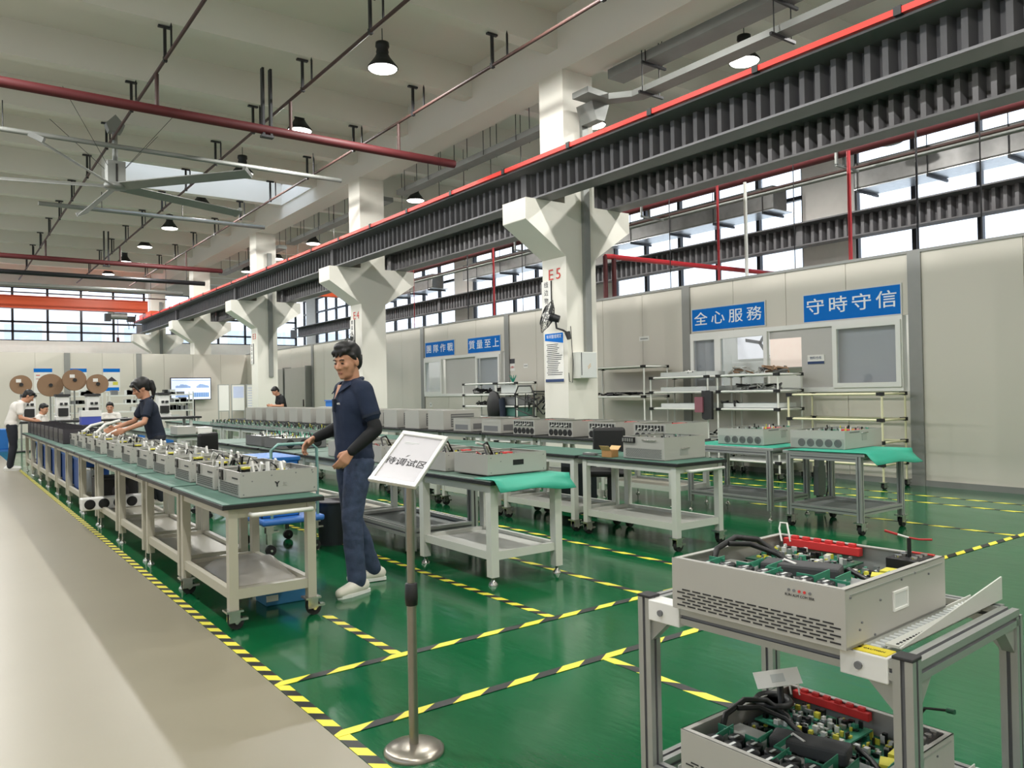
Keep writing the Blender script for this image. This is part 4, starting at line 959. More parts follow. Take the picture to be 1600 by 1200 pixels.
def small_plates():
    for y, z, w, h, mt, lab in ((10.56, 2.355, .26, .09, 'paper', 'small white label on the partition right of column E5'), (18.25+3.2, 2.15, .2, .1, 'paper', 'small white label on the partition right of the man\'s face'), (14.3, 1.98, .16, .1, 'paper', 'small white label on the partition left of column E5')):
        t = thing('wall_label', lab, 'label', (PX, y, z)); MB().box(-.006, -w/2, -h/2, 0, w/2, h/2).build('plate', mt, t); MB().box(-.007, -w*.38, -.012, -.006, w*.38, .008).build('print_line', 'chassin', t)
    t = thing('wall_label', 'small white and blue plate on the grey window panel', 'label', (PX, 6.95, 1.80)); MB().box(-.012, -.14, -.07, 0, .14, .07).build('plate', 'paper', t); MB().box(-.014, -.14, -.07, -.012, .14, -.03).build('stripe', 'bluedark', t); text('lettering', '物料仓库', .05, (-.0135, 0, .02), '-x', 'bluedark', t, ext=.0005)
    t = thing('safety_sign', 'small red and white safety sign left of column E5', 'sign', (PX, 14.85, 2.02)); MB().box(-.006, -.13, -.14, 0, .13, .14).build('plate', 'paper', t); MB().box(-.008, -.13, .03, -.006, .13, .14).build('header', 'dark', t); text('lettering', '禁止烟火', .055, (-.0075, 0, -.06), '-x', 'inkred', t, ext=.0005, bold=.001)
    t = thing('wall_poster', 'white sheet with a dark propeller shape seen through the open window', 'poster', (14.58, 10.85, 2.02)); MB().box(-.01, -.42, 0, 0, .42, .62).build('sheet', 'sheetglow', t)
    m = MB()
    for a in (2.9, .9, -1.0): m.prism([(0, .03), (.38, .05), (.4, -.02), (0, -.04)], (-.014, -.18, .34), (-.01, -.18, .34), (0, -math.cos(a), math.sin(a)), (0, math.sin(a), math.cos(a)))
    m.build('printed_shape', 'grey', t)
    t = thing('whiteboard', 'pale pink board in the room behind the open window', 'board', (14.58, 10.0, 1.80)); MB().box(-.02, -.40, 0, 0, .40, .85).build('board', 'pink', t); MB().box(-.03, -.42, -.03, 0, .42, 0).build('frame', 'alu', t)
    t = thing('wall_socket', 'white power socket under the sign right of the man', 'socket', (PX, 18.6, 1.08)); MB().box(-.012, -.06, -.06, 0, .06, .06).build('plate', 'white', t, bev=.002); MB().box(-.014, -.02, -.02, -.012, .02, .02).build('socket_face', 'chassin', t)
D('sheetglow', '#f0eef0', .6, emit=.35)  # faint emission puts room brightness into the paper sheet's colour
small_plates()
def doors():
    for n, (a, b) in enumerate(((29.3, 31.9), (27.05, 29.05))):
        t = struct('door_%d' % (n+1)); MB().box(PX-.25, a, .02, PX-.19, b, 2.42).build('leaf', 'doorgrey', t); MB().box(PX-.28, a+.12, 1.0, PX-.25, a+.16, 1.25).build('door_handle', 'black', t); MB().box(PX-.25, a-.04, 0, PX, a, 2.46).box(PX-.25, b, 0, PX, b+.04, 2.46).build('door_frame', 'stile', t)
D('doorgrey', '#b3ada4', .5)
doors()
def screens():
    t = thing('display_screen', 'large wall screen on a stand showing blue bar charts', 'screen', (8.43, 33.9, 0))
    MB().box(-.80, -.03, 1.30, .80, .04, 2.22).build('screen_bezel', 'frame', t); MB().box(-.77, -.034, 1.33, .77, -.03, 2.19).build('screen_panel', 'screen', t)
    m = MB().box(-.75, -.037, 2.10, .75, -.034, 2.112); r = random.Random(2)
    for bx, bz, n, hm in ((-.60, 1.80, 13, .16), (.22, 1.80, 11, .17), (-.60, 1.42, 12, .16)):
        for k in range(n): h = hm*(.35+.65*math.sin(PI*(k+1)/(n+1)))*r.uniform(.7, 1); m.box(bx+k*.045, -.037, bz, bx+k*.045+.03, -.034, bz+h)
    for k in range(9): m.box(.08+k*.07, -.037, 1.42, .08+k*.07+.055, -.034, 1.60)
    m.build('bar_chart', 'chart', t)
    for x in (-.16, .12): MB().box(x-.03, 0, .25, x+.03, .04, 1.4).build('stand_post', 'frame', t)
    MB().box(-.5, -.3, .0, .5, .3, .05).box(-.06, -.05, .05, .06, .05, .3).build('stand_base', 'frame', t)
    for i, (x0, x1) in enumerate(((8.70, 9.13), (9.2, 9.72), (9.78, 10.4))):
        t = thing('notice_board', ['narrow white notice board right of the screen', 'white notice board with a blue chart beside column E3', 'white notice board with ruled rows at the foot of column E3'][i], 'board', (x0, 31, 0)); w = x1-x0
        MB().box(0, 0, .84, w, .04, 1.88).build('board_frame', 'alu', t); MB().box(.03, -.006, .87, w-.03, 0, 1.85).build('board_face', 'paper', t)
        if i == 1: MB().box(.07, -.009, 1.35, w-.05, -.006, 1.8).build('sheet', 'screen2', t)
        if i == 2:
            m = MB()
            for k in range(9): m.box(.05, -.009, 1.72-k*.1, w-.05, -.006, 1.745-k*.1)
            m.build('ruled_lines', 'chart2', t)
        MB().box(.0, 0, 0, .04, .04, .84).box(w-.04, 0, 0, w, .04, .84).build('board_leg', 'alu', t)
    for i, (x0, x1) in enumerate(((2.92, 3.52), (4.08, 4.7), (5.25, 5.85))):
        t = thing('wall_poster', ['left poster with blue header on the rear partition', 'middle poster with blue header on the rear partition', 'right poster with a house drawing on the rear partition'][i], 'poster', (x0, 34.285, 0))
        MB().box(0, -.01, 1.68, .6, .01, 2.6).build('sheet', 'paper', t); MB().box(0, -.014, 2.46, .6, -.01, 2.6).build('header_band', 'signblue', t)
        if i == 2: MB().prism([(.1, 2.1), (.5, 2.1), (.3, 2.28)], (0, -.014, 0), (0, -.01, 0), (1, 0, 0), (0, 0, 1)).build('roof_drawing', 'dark', t); MB().box(.34, -.014, 1.95, .52, -.01, 2.08).build('yellow_patch', 'yellow', t); MB().box(.04, -.014, 1.72, .56, -.01, 1.86).build('blue_patch', 'signblue', t)
        else: MB().box(.07, -.013, 2.33, .2, -.01, 2.36).box(.07, -.013, 2.2, .5, -.01, 2.22).build('print_lines', 'inkred', t)
D('screen2', '#c9d2ee', .5); D('chart2', '#b9c3dc', .5)
screens()

# ================================================================== racks
def joint(m, p, k=1): m.cb(p, (.05, .05, .05), k)
def rack(loc, dx, dy, zs, label, pipe='whitepipe', wheels=True, flat=True, tray=True, top=None):
    """lean-pipe rack, front faces -x; y extent dy, depth dx"""
    t = thing('pipe_rack', label, 'rack', loc); H = top or max(zs)
    z0 = .1 if wheels else 0
    for x in (0, dx):
        for y in (0, dy):
            p = MB().cyl((x, y, z0), (x, y, H), .015, n=8).build('upright', pipe, t)
            if wheels: m = MB(); caster(m, x, y, .1); m.build('caster', ['chrome', 'rubber'], p)
    for z in zs:
        m = MB().cyl((0, 0, z), (0, dy, z), .015, n=8).cyl((dx, 0, z), (dx, dy, z), .015, n=8).cyl((0, 0, z), (dx, 0, z), .015, n=8).cyl((0, dy, z), (dx, dy, z), .015, n=8)
        r = m.build('shelf_frame', pipe, t)
        m = MB()
        for x in (0, dx):
            for y, s in ((0, 1), (dy, -1)): m.box(x-.024, y-.024, z-.024, x+.024, y+.024, z+.024).box(x-.021, y, z-.021, x+.021, y+s*.07, z+.021)
        m.build('joint', 'black', r)
        if flat: MB().box(.01, .02, z+.012, dx-.01, dy-.02, z+.02).build('shelf_board', 'tray' if tray else 'shelfgrey', t)
    return t
rack((10.05, 9.82), .6, 1.75, (.35, 1.27), '', 'whitepipe') if 0 else None
rack((10.1, 9.84, 0), .6, 1.72, (.3, 1.26, 1.80), 'wide white pipe rack with dark parts right of column E5', tray=False)
rack((10.1, 8.42, 0), .6, 1.26, (.25, .55, 1.05, 1.33, 1.58), 'white pipe rack with clear trays under the left blue sign', top=1.6)
rack((10.1, 7.10, 0), .6, 1.12, (.25, .55, 1.05, 1.33, 1.58), 'white pipe rack piled with leads, left of the cream rack', top=1.6)
rack((10.12, 5.52, 0), .6, 1.42, (.32, .62, .92, 1.27), 'empty cream pipe rack below the sash window at right', 'cream', flat=False)
rack((10.0, 13.5, 0), .5, .75, (.3, .83, 1.07, 1.33, 1.58), 'white pipe rack with bins, right half of the pair left of column E5', wheels=False, top=1.6)
rack((10.0, 14.3, 0), .5, 1.3, (.3, .83, 1.07, 1.33, 1.58), 'white pipe rack with parts, left half of the pair left of column E5', wheels=False, top=1.6)
def clutter():
    r = random.Random(12)
    def heap(label, loc, Lx, Ly, h, n, mats, seed, cat='cable'):
        t = thing('cable_bundle', label, cat, loc); q = random.Random(seed)
        for k in range(n):
            y = q.uniform(0, Ly); m = MB(); pts = [(q.uniform(0, Lx), min(Ly, max(0, y+q.uniform(-.2, .2))), q.uniform(.01, h)) for _ in range(5)]
            m.tube(pts, q.uniform(.008, .018), 5); m.build('lead', q.choice(mats), t)
    heap('dark leads piled on top of the rack under the left blue sign', (10.15, 8.75, 1.60), .3, .35, .09, 6, ['black', 'white'], 1)
    heap('grey and white leads heaped on top of the rack beside the cream rack', (10.15, 7.15, 1.60), .4, .9, .12, 14, ['chassisd', 'wirew', 'ventg', 'black', 'tan'], 2)
    heap('leads lying on the second shelf beside the cream rack', (10.15, 7.2, 1.35), .4, .9, .1, 8, ['black', 'ventg', 'chassisd'], 3)
    heap('black hose lying on the third shelf beside the cream rack', (10.12, 7.9, 1.07), .3, .3, .12, 3, ['black'], 4)
    heap('row of small dark parts on the middle shelf of the wide rack', (10.15, 9.95, 1.285), .3, 1.5, .05, 16, ['dark', 'black', 'chassin'], 5)
    heap('dark sleeves lying on the upper shelf of the rack left of column E5', (10.05, 14.4, 1.355), .3, 1.0, .14, 9, ['black', 'dark'], 6)
    heap('dark sleeves lying on the middle shelf of the rack left of column E5', (10.05, 14.4, 1.095), .3, 1.0, .1, 9, ['black', 'vent'], 7)
    heap('tangle of black leads on the low shelf behind the drape trolley', (10.15, 7.6, .575), .4, 1.2, .16, 12, ['black', 'chassisd'], 8)
    # clear trays
    bt = None
    for i, (y, z, s) in enumerate(((8.5, 1.35, 'upper'), (8.5, 1.07, 'lower'), (7.16, 1.075, 'middle'), (8.5, 1.602, 'topmost'))):
        lab = 'shallow clear plastic tray on the %s shelf of a white rack, %s' % (s, 'under the left sign' if y > 8 else 'beside the cream rack')
        if bt is None:
            bt = thing('plastic_tray', lab, 'tray', (10.16, y, z)); MB().box(0, 0, 0, .48, 1.0, .004).build('tray_base', 'tray', bt)
            for b in ((0, 0, 0, .004, 1, .07), (.476, 0, 0, .48, 1, .07), (0, 0, 0, .48, .004, .07), (0, .996, 0, .48, 1, .07)): MB().box(*b).build('tray_wall', 'tray', bt)
        else: dup(bt, loc=(10.16, y, z), label=lab)
    t = thing('jacket', 'dark jacket hanging on the rack post below the left blue sign', 'jacket', (10.02, 8.36, 1.0))
    MB().add([(-.03, -.1+.2*u, .34-.45*v+.03*math.sin(u*9)) for v in (0, .25, .5, .75, 1) for u in (0, .33, .66, 1)], [(j*4+i, j*4+i+1, j*4+i+5, j*4+i+4) for j in range(4) for i in range(3)]).build('body', 'vent', t).modifiers.new('s', 'SOLIDIFY').thickness = .05
    MB().box(-.06, .06, 0, -.02, .22, .25).build('sleeve', 'pinkd', t)
    t = thing('jacket', 'black jacket hung over the rack corner left of column E5', 'jacket', (9.95, 14.28, 1.0))
    MB().lathe([(.0, -.28), (.16, -.26), (.2, 0), (.2, .2), (.12, .38), (0, .42)], n=14).build('body', 'black', t).scale = (.5, 1.2, 1)
    MB().cyl((0, -.3, .25), (0, -.36, -.35), .07, n=10).build('sleeve', 'navyd', t)
    t = thing('wire_stand', 'black wire stand with coiled leads left of column E5', 'stand', (9.3, 12.0, 0))
    MB().tube([(0, 0, 0), (0, 0, 1.35), (.0, .1, 1.5), (0, .5, 1.5), (0, .6, 1.35), (0, .6, 0)], .014, 6).tube([(0, 0, 1.15), (0, .6, 1.3)], .012, 6).tube([(0, 0, .9), (0, .6, 1.05)], .012, 6).build('frame', 'black', t); heap('black leads coiled on the wire stand left of column E5', (9.3, 11.6, .9), .3, .8, .5, 10, ['black', 'vent'], 9)
    t = thing('potted_sprig', 'small dark green sprig on top of the rack left of column E5', 'plant', (10.2, 13.9, 1.60)); m = MB()
    for k in range(9): a = k*.7; m.cyl((0, 0, 0), (.08*math.cos(a), .1*math.sin(a), .16), .02, .002, 5)
    m.build('leaves', 'teal', t)
    # bins on the right half
    for i, (z, mt, s) in enumerate(((1.10, 'grey', 'middle'), (.86, 'teald', 'lower'), (1.36, 'tray', 'upper'))):
        t = thing('parts_bin', 'plastic parts bin on the %s shelf of the bin rack' % s, 'bin', (10.05, 13.55, z)); MB().box(0, 0, 0, .4, .6, .005).box(0, 0, 0, .006, .6, .17).box(.394, 0, 0, .4, .6, .17).box(0, 0, 0, .4, .006, .17).box(0, .594, 0, .4, .6, .17).build('bin_body', mt, t); MB().box(-.02, 0, .17, .42, .6, .18).build('rim', mt, t)
    t = thing('storage_crate', 'blue plastic crates stacked beyond the man at left of his shoulder', 'crate', (8.6, 19.75, 1.08))
    MB().box(0, 0, 0, .5, .7, .15).build('crate_body', 'blue', t, bev=.02); MB().box(-.02, -.02, .15, .52, .72, .18).build('rim', 'bluelid', t)
    t = thing('side_table', 'plain table carrying the blue crates beyond the fourth row', 'table', (8.45, 19.5, 0)); MB().box(0, 0, 1.04, .8, 1.1, 1.08).build('tabletop', 'steelw', t)
    for x in (.03, .73):
        for y in (.03, 1.03): MB().box(x, y, 0, x+.04, y+.04, 1.04).build('leg', 'steelw', t)
D('pinkd', '#8a5560', .7); D('teald', '#4f7a70', .5)
clutter()

# ================================================================== floor and shelf things
def low_things():
    t = thing('trash_bin', 'dark grey plastic bin standing behind the nearest cart', 'bin', (3.0, 7.0, 0))
    MB().lathe([(.13, 0), (.15, .38), (.157, .40), (.148, .40), (.125, .02), (.001, .02)], n=28).build('bin_body', 'tub', t); MB().lathe([(.148, .385), (.162, .39), (.162, .405), (.142, .405)], n=28).build('rim', 'dark', t)
    t = thing('platform_trolley', 'blue platform trolley with boxes behind the nearest cart', 'trolley', (2.25, 6.75, 0))
    MB().box(0, 0, .27, .57, .85, .325).build('platform', 'bluelid', t, bev=.02)
    for x, y in ((.08, .08), (.49, .08), (.08, .77), (.49, .77)): m = MB(); caster(m, x, y, .27); m.box(x-.02, y-.02, .1, x+.02, y+.02, .27); m.build('caster', ['chrome', 'rubber'], t)
    MB().tube([(.1, .05, .3), (.1, .05, .92), (.16, .05, .97), (.46, .05, .97), (.52, .05, .92), (.52, .05, .3)], .014, 8).build('push_handle', 'teal2', t)
    o = thing('blue_crate', 'bright blue plastic crate on the trolley behind the nearest unit', 'crate', (2.28, 6.86, .326)); MB().box(0, 0, 0, .34, .62, .005).box(0, 0, 0, .01, .62, .52).box(.33, 0, 0, .34, .62, .52).box(0, 0, 0, .34, .01, .52).box(0, .61, 0, .34, .62, .52).build('crate_body', 'blue', o); MB().box(-.015, -.015, .49, .355, .635, .53).build('rim', 'blue', o, bev=.01)
    t = thing('plastic_bag', 'clear plastic bag on the lower shelf of the nearest cart', 'bag', (1.47, 4.98, .213)); q = random.Random(3); vs = []
    for j in range(9):
        for i in range(9): e = min(i, 8-i, j, 8-j); vs.append((.42*i/8+q.uniform(-.012, .012), .75*j/8+q.uniform(-.012, .012), .004+(.035+.03*min(e, 3)*.6+.025*q.random() if e > 0 else 0)+(.07 if (i, j) in ((6, 2), (6, 3)) else 0)))
    m = MB().add(vs, [(j*9+i, j*9+i+1, j*9+i+10, j*9+i+9) for j in range(8) for i in range(8)], smooth=True); o2 = m.build('bag_film', 'plasticbag', t); o2.modifiers.new('d', 'SUBSURF').levels = 2; o2.modifiers['d'].render_levels = 2
    t = thing('floor_box', 'blue plastic box on the floor under the nearest cart', 'box', (1.75, 5.2, 0)); MB().box(0, 0, 0, .32, .22, .09).build('box_body', 'bluefl', t, bev=.006); MB().box(.0, -.004, .03, .08, 0, .07).build('label', 'paper', t)
    # lower shelf of the left row
    t = thing('fan_heater', 'white four-fan unit sticking out of the left row shelf', 'fan unit', (1.22, 9.43, .215)); MB().box(0, 0, 0, .62, .14, .13).build('casing', 'white', t, bev=.012)
    for k in range(4):
        MB().lathe([(.052, 0), (.054, -.004), (.046, -.006), (.02, -.004), (.001, -.004)], (.08+.135*k if k < 2 else .36+.13*(k-2), 0, .065), 18, axis='y').build('fan', 'black', t)
    for i, y in enumerate((10.02, 10.42)):
        t = thing('fan_unit', 'dark boxed fan on the left row lower shelf, %s' % ('nearer' if i == 0 else 'farther'), 'fan unit', (1.5, y, .215)); MB().box(0, 0, 0, .4, .3, .26).build('casing', 'vent', t, bev=.01); MB().lathe([(.09, 0), (.09, -.005), (.001, -.005)], (.2, 0, .12), 18, axis='y').build('fan_face', 'dark', t); MB().lathe([(.035, -.005), (.034, -.009), (.001, -.009)], (.2, 0, .12), 14, axis='y').build('fan_hub', 'tray', t)
    t = thing('glass_jar', 'round clear jar on the left row lower shelf', 'jar', (1.60, 11.3, .215)); MB().lathe([(.10, 0), (.13, .06), (.13, .2), (.09, .27), (.09, .3), (.085, .3), (.085, .27), (.12, .2), (.12, .06), (.09, .01), (.001, .01)], n=20).build('jar_body', 'clear', t); MB().lathe([(.09, .29), (.095, .32), (.001, .32)], n=20).build('jar_lid', 'chrome', t)
    first = None
    for i in range(9):
        y = 11.64 if i == 0 else 6.03+1.245*(5+(i-1)//2)+.125+.5*((i-1) % 2); lab = 'blue plastic crate on the left row lower shelf, %s from the front' % ORD[i]
        if first is None:
            first = thing('blue_crate', lab, 'crate', (1.48, y, .213)); MB().box(0, 0, 0, .36, .46, .4).build('crate_body', 'blued', first, bev=.01); MB().box(-.01, -.01, .4, .37, .47, .425).build('rim', 'blue', first)
        else: dup(first, loc=(1.48, y, .213), label=lab)
    t = thing('blue_crate', 'long blue crate on the floor at the left edge behind the worker in white', 'crate', (.2, 25.9, 0)); MB().box(0, 0, .06, 1.4, .8, .62).build('crate_body', 'blue', t, bev=.02); MB().box(-.02, -.02, 0, 1.42, .82, .06).build('plinth', 'bluelid', t)
    t = thing('waste_bin', 'dark blue bin standing under the fourth bench row', 'bin', (5.92, 6.85, 0)); MB().box(0, 0, 0, .3, .3, .58).build('bin_body', 'tub', t, bev=.01); MB().box(-.01, -.01, .58, .31, .31, .60).build('rim', 'dark', t); MB().box(.08, -.004, .3, .2, 0, .42).build('label', 'tray', t)
    t = thing('office_chair', 'black office chair pushed behind the silver units of the left row', 'chair', (2.6, 9.7, 0), .7)
    MB().box(-.24, -.24, .45, .24, .24, .52).build('seat', 'black', t, bev=.03); MB().box(-.18, -.03, .66, .18, .04, .98).build('backrest', 'black', t, bev=.05); MB().cyl((0, 0, .1), (0, 0, .45), .03).build('column', 'frame', t); MB().box(-.03, .2, .48, .03, .24, .66).box(-.03, 0, .6, .03, .24, .66).build('back_support', 'frame', t)
    for k in range(5): a = k*2*PI/5; MB().cyl((0, 0, .11), (.28*math.cos(a), .28*math.sin(a), .07), .022, .016, 8).cyl((.28*math.cos(a)-.015, .28*math.sin(a), .03), (.28*math.cos(a)+.015, .28*math.sin(a), .03), .03, n=10).build('foot', 'frame', t)
    dup(t, loc=(6.02, 6.42, 0), rotz=-.8, label='black office chair between the third and fourth rows behind the carton')
    t = thing('soldering_stand', 'dark grey tool hanging under the green-draped trolley', 'tool', (7.80, 4.98, 0)); MB().box(-.06, -.03, .0, .06, .03, .02).box(-.07, -.03, .2, .07, .03, .52).cyl((0, 0, .02), (0, 0, .2), .03, .04).box(-.05, -.03, .52, .05, .03, .73).build('tool_body', 'shelfgrey', t); MB().tube([(.05, 0, .7), (.15, 0, .6), (.17, 0, .3), (.08, 0, .04)], .01, 6).build('cable', 'black', t)
D('teal2', '#7fa8a0', .4, .3); D('bluefl', '#3c7fb0', .5); D('blued', '#1c4f9c', .5)
low_things()

def far_workshop():
    rp = [(1.85, 25.28, 1.84, .26), (2.5, 24.81, 1.81, .31), (3.03, 24.42, 1.94, .29), (3.54, 24.05, 1.82, .265)]
    for i, (x, y, z, r) in enumerate(rp):
        t = thing('cable_reel', 'big brown cardboard wire reel on a stand, %s from the left' % ORD[i], 'reel', (x, y, 0))
        rot = Matrix.Rotation(-.15, 3, 'Z')
        for s in (-.09, .09): MB().lathe([(r, 0), (r, .012), (.001, .012)], (0, 0, 0), 30, axis='y').build('flange', 'tan', t, loc=(0, s, z))
        MB().cyl((0, -.08, z), (0, .09, z), r*.55, n=20).build('wound_wire', ['bluewire', 'wirew', 'wirew', 'ventg'][i], t); MB().cyl((0, -.13, z), (0, .12, z), .05, n=10).build('hub', 'black', t)
        if i != 1: MB().box(-.12, -.096, z+.06, 0, -.0905, z+.15).build('reel_label', 'paper', t)
        MB().cyl((0, .02, .03), (0, .02, z), .02, n=8).build('stand_pole', 'galv', t); MB().box(-.25, -.2, 0, .25, .25, .03).build('stand_base', 'frame', t)
    # crimping machines on a long table
    t = thing('machine_table', 'long dark-topped table carrying the white crimping machines', 'table', (1.4, 23.0, 0)); MB().box(0, 0, .82, 4.6, .8, .87).build('tabletop', 'edge', t)
    for x in (.05, 2.25, 4.5): MB().box(x, .05, 0, x+.05, .1, .82).build('leg', 'steelw', t); MB().box(x, .7, 0, x+.05, .75, .82).build('leg', 'steelw', t)
    first = None
    for i, x in enumerate((1.7, 2.45, 3.15, 4.9)):
        lab = 'white crimping machine on the far table, %s from the left' % ORD[i]
        if first is None:
            first = thing('crimping_machine', lab, 'machine', (x, 23.2, .87)); MB().box(0, 0, 0, .34, .4, .12).box(.02, .05, .12, .32, .4, .62).build('body', 'white', first, bev=.02); MB().box(.06, -.05, .12, .28, .05, .32).build('press_head', 'black', first); MB().box(.1, -.01, .4, .16, .05, .46).box(.2, -.01, .4, .27, .05, .46).build('dial', 'frame', first); MB().box(0, 0, .62, .34, .4, .68).build('top_cover', 'vent', first)
        else: dup(first, loc=(x, 23.2, .87), label=lab)
    for i, (x, y, w) in enumerate(((2.7, 26.3, 1.3), (4.2, 26.3, 1.3), (5.6, 26.3, 1.0))):
        t = thing('pipe_rack', 'white pipe rack with parts by the rear partition, %s from the left' % ORD[i], 'rack', (x, y, 0))
        for a in (0, w):
            for b in (0, .5): MB().cyl((a, b, 0), (a, b, 1.6), .02, n=6).build('upright', 'whitepipe', t)
        for z in (.35, .7, 1.0, 1.25, 1.5): MB().box(0, 0, z-.02, w, .5, z+.02).build('shelf_board', 'whitepipe', t)
        q = random.Random(i); m = MB()
        for z in (.72, 1.02, 1.27, 1.52):
            for k in range(7): a = q.uniform(.05, w-.25); m.box(a, .02, z, a+q.uniform(.08, .2), .3, z+q.uniform(.06, .16), q.choice((0, 1, 2)))
        m.build('small_parts', ['black', 'tray', 'grey'], t)['kind'] = 'stuff'
    t = thing('work_table', 'dark-edged table behind the girl with blue covers on it', 'table', (2.75, 19.6, 0)); MB().box(0, 0, .9, 2.2, .8, .95).build('tabletop', 'edge', t)
    for x in (.05, 2.1): MB().box(x, .05, 0, x+.06, .11, .9).build('leg', 'steelw', t); MB().box(x, .7, 0, x+.06, .76, .9).build('leg', 'steelw', t)
    MB().box(.7, .1, .3, 2.1, .7, .33).build('shelf', 'steelw', t)
    t = thing('blue_crate', 'bright blue bin on the shelf under the table behind the girl', 'crate', (3.75, 19.7, .33)); MB().box(0, 0, 0, .9, .5, .3).build('crate_body', 'blue', t, bev=.03); MB().box(-.02, -.02, .3, .92, .52, .33).build('rim', 'blue', t, bev=.01)
    t = thing('parts_box', 'small blue and white box on the far end of the left row', 'box', (2.3, 17.6, .9)); MB().box(0, 0, 0, .35, .3, .16).build('box_body', 'blueviolet', t); MB().box(-.005, -.005, .16, .355, .305, .28).build('box_lid', 'white', t)
    t = thing('small_table', 'narrow dark table under the blue and white box', 'table', (2.2, 17.3, 0)); MB().box(0, 0, .86, .6, .9, .9).build('tabletop', 'edge', t)
    for x in (.03, .53):
        for y in (.03, .83): MB().box(x, y, 0, x+.04, y+.04, .86).build('leg', 'steelw', t)
    t = thing('white_machine', 'white machine with dark front at the far left edge', 'machine', (.3, 24.6, 0)); MB().box(0, 0, 0, .9, .6, .75).build('cabinet', 'steelw', t); MB().box(.1, .05, .75, .7, .5, 1.2).build('head', 'vent', t); MB().lathe([(.0, 1.2), (.3, 1.2), (.3, 1.5), (.1, 1.75), (0, 1.76)], (.45, .3, 0), 16).build('hopper', 'white', t)
D('bluewire', '#6c7796', .5); D('blueviolet', '#4a58b8', .5)
far_workshop()
# ================================================================== people
def blob(name, prims, vox, m, parent, smooth=4):
    """union of tapered capsules ('c') and ellipsoids ('s') fused into one continuous surface"""
    bm = bmesh.new()
    for p in prims:
        if p[0] == 's':
            c, r = p[1], p[2]; T = Matrix.Translation(Vector(c)) @ (p[3].to_4x4() if len(p) > 3 else Matrix.Identity(4)) @ Matrix.Diagonal((r[0], r[1], r[2], 1))
            bmesh.ops.create_icosphere(bm, subdivisions=3, radius=1, matrix=T)
        else:
            a, b, r0, r1 = Vector(p[1]), Vector(p[2]), p[3], p[4]
            sc = p[5] if len(p) > 5 else None
            L = (b-a).length; d = (b-a).normalized(); Q = d.to_track_quat('Z', 'Y').to_matrix().to_4x4()
            n = 6
            for q, r in ((a, r0), (b, r1)): bmesh.ops.create_icosphere(bm, subdivisions=2, radius=r, matrix=Matrix.Translation(q))
            if L > 1e-4: bmesh.ops.create_cone(bm, cap_ends=True, segments=20, radius1=r0, radius2=r1, depth=L, matrix=Matrix.Translation((a+b)/2) @ Q)
    me = bpy.data.meshes.new(name); bm.to_mesh(me); bm.free()
    o = bpy.data.objects.new(name, me); COL.objects.link(o)
    r = o.modifiers.new('r', 'REMESH'); r.mode = 'VOXEL'; r.voxel_size = vox
    s = o.modifiers.new('s', 'SMOOTH'); s.iterations = smooth; s.factor = .5
    ev = bpy.data.meshes.new_from_object(o.evaluated_get(bpy.context.evaluated_depsgraph_get()))
    ev.name = name; o.modifiers.clear(); o.data = ev; bpy.data.meshes.remove(me)
    ev.materials.clear(); ev.materials.append(M[m]); ev.polygons.foreach_set('use_smooth', [True]*len(ev.polygons))
    if parent: par(o, parent)
    return o
V = Vector
def folds(o, st, size):
    if not st: return
    k = 'folds%d' % int(size*100); tx = bpy.data.textures.get(k) or bpy.data.textures.new(k, 'CLOUDS'); tx.noise_scale = size; tx.noise_depth = 2
    d = o.modifiers.new('folds', 'DISPLACE'); d.texture = tx; d.strength = st; d.mid_level = .5; d.texture_coords = 'LOCAL'
def lerp(a, b, t): return V(a)*(1-t)+V(b)*t
def hand_prims(w, d, nrm, s=1.0, curl=.5, side=1):
    """wrist, direction, palm normal; fingers curl towards the palm normal"""
    d = V(d).normalized(); n = V(nrm); n = (n-d*n.dot(d)).normalized(); l = d.cross(n)*side; w = V(w); P = []
    for k in range(4):
        off = (k-1.5)*.0195*s
        kn = w+d*(.085-.004*abs(k-1.2))*s+l*off
        P.append(('c', w+l*off*.6+d*.012*s, kn, .0155*s, .0125*s))
        ln = [.040, .046, .043, .034][k]*s; a = curl*(.7+.12*k); p = kn; rr = .0098*s
        for j, f in enumerate((1, .72, .55)):
            ang = a*(j+1)*.75; q = p+(d*math.cos(ang)+n*math.sin(ang))*ln*f; P.append(('c', p, q, rr, rr*.9)); p = q; rr *= .92
    tb = w+d*.022*s-l*.026*s+n*.006*s; q = tb-l*.022*s+d*.028*s+n*.012*s; e = q+d*.028*s+n*.012*s+l*.004*s
    P += [('c', w+d*.02*s, tb, .016*s, .015*s), ('c', tb, q, .014*s, .0115*s), ('c', q, e, .011*s, .0095*s)]
    return P
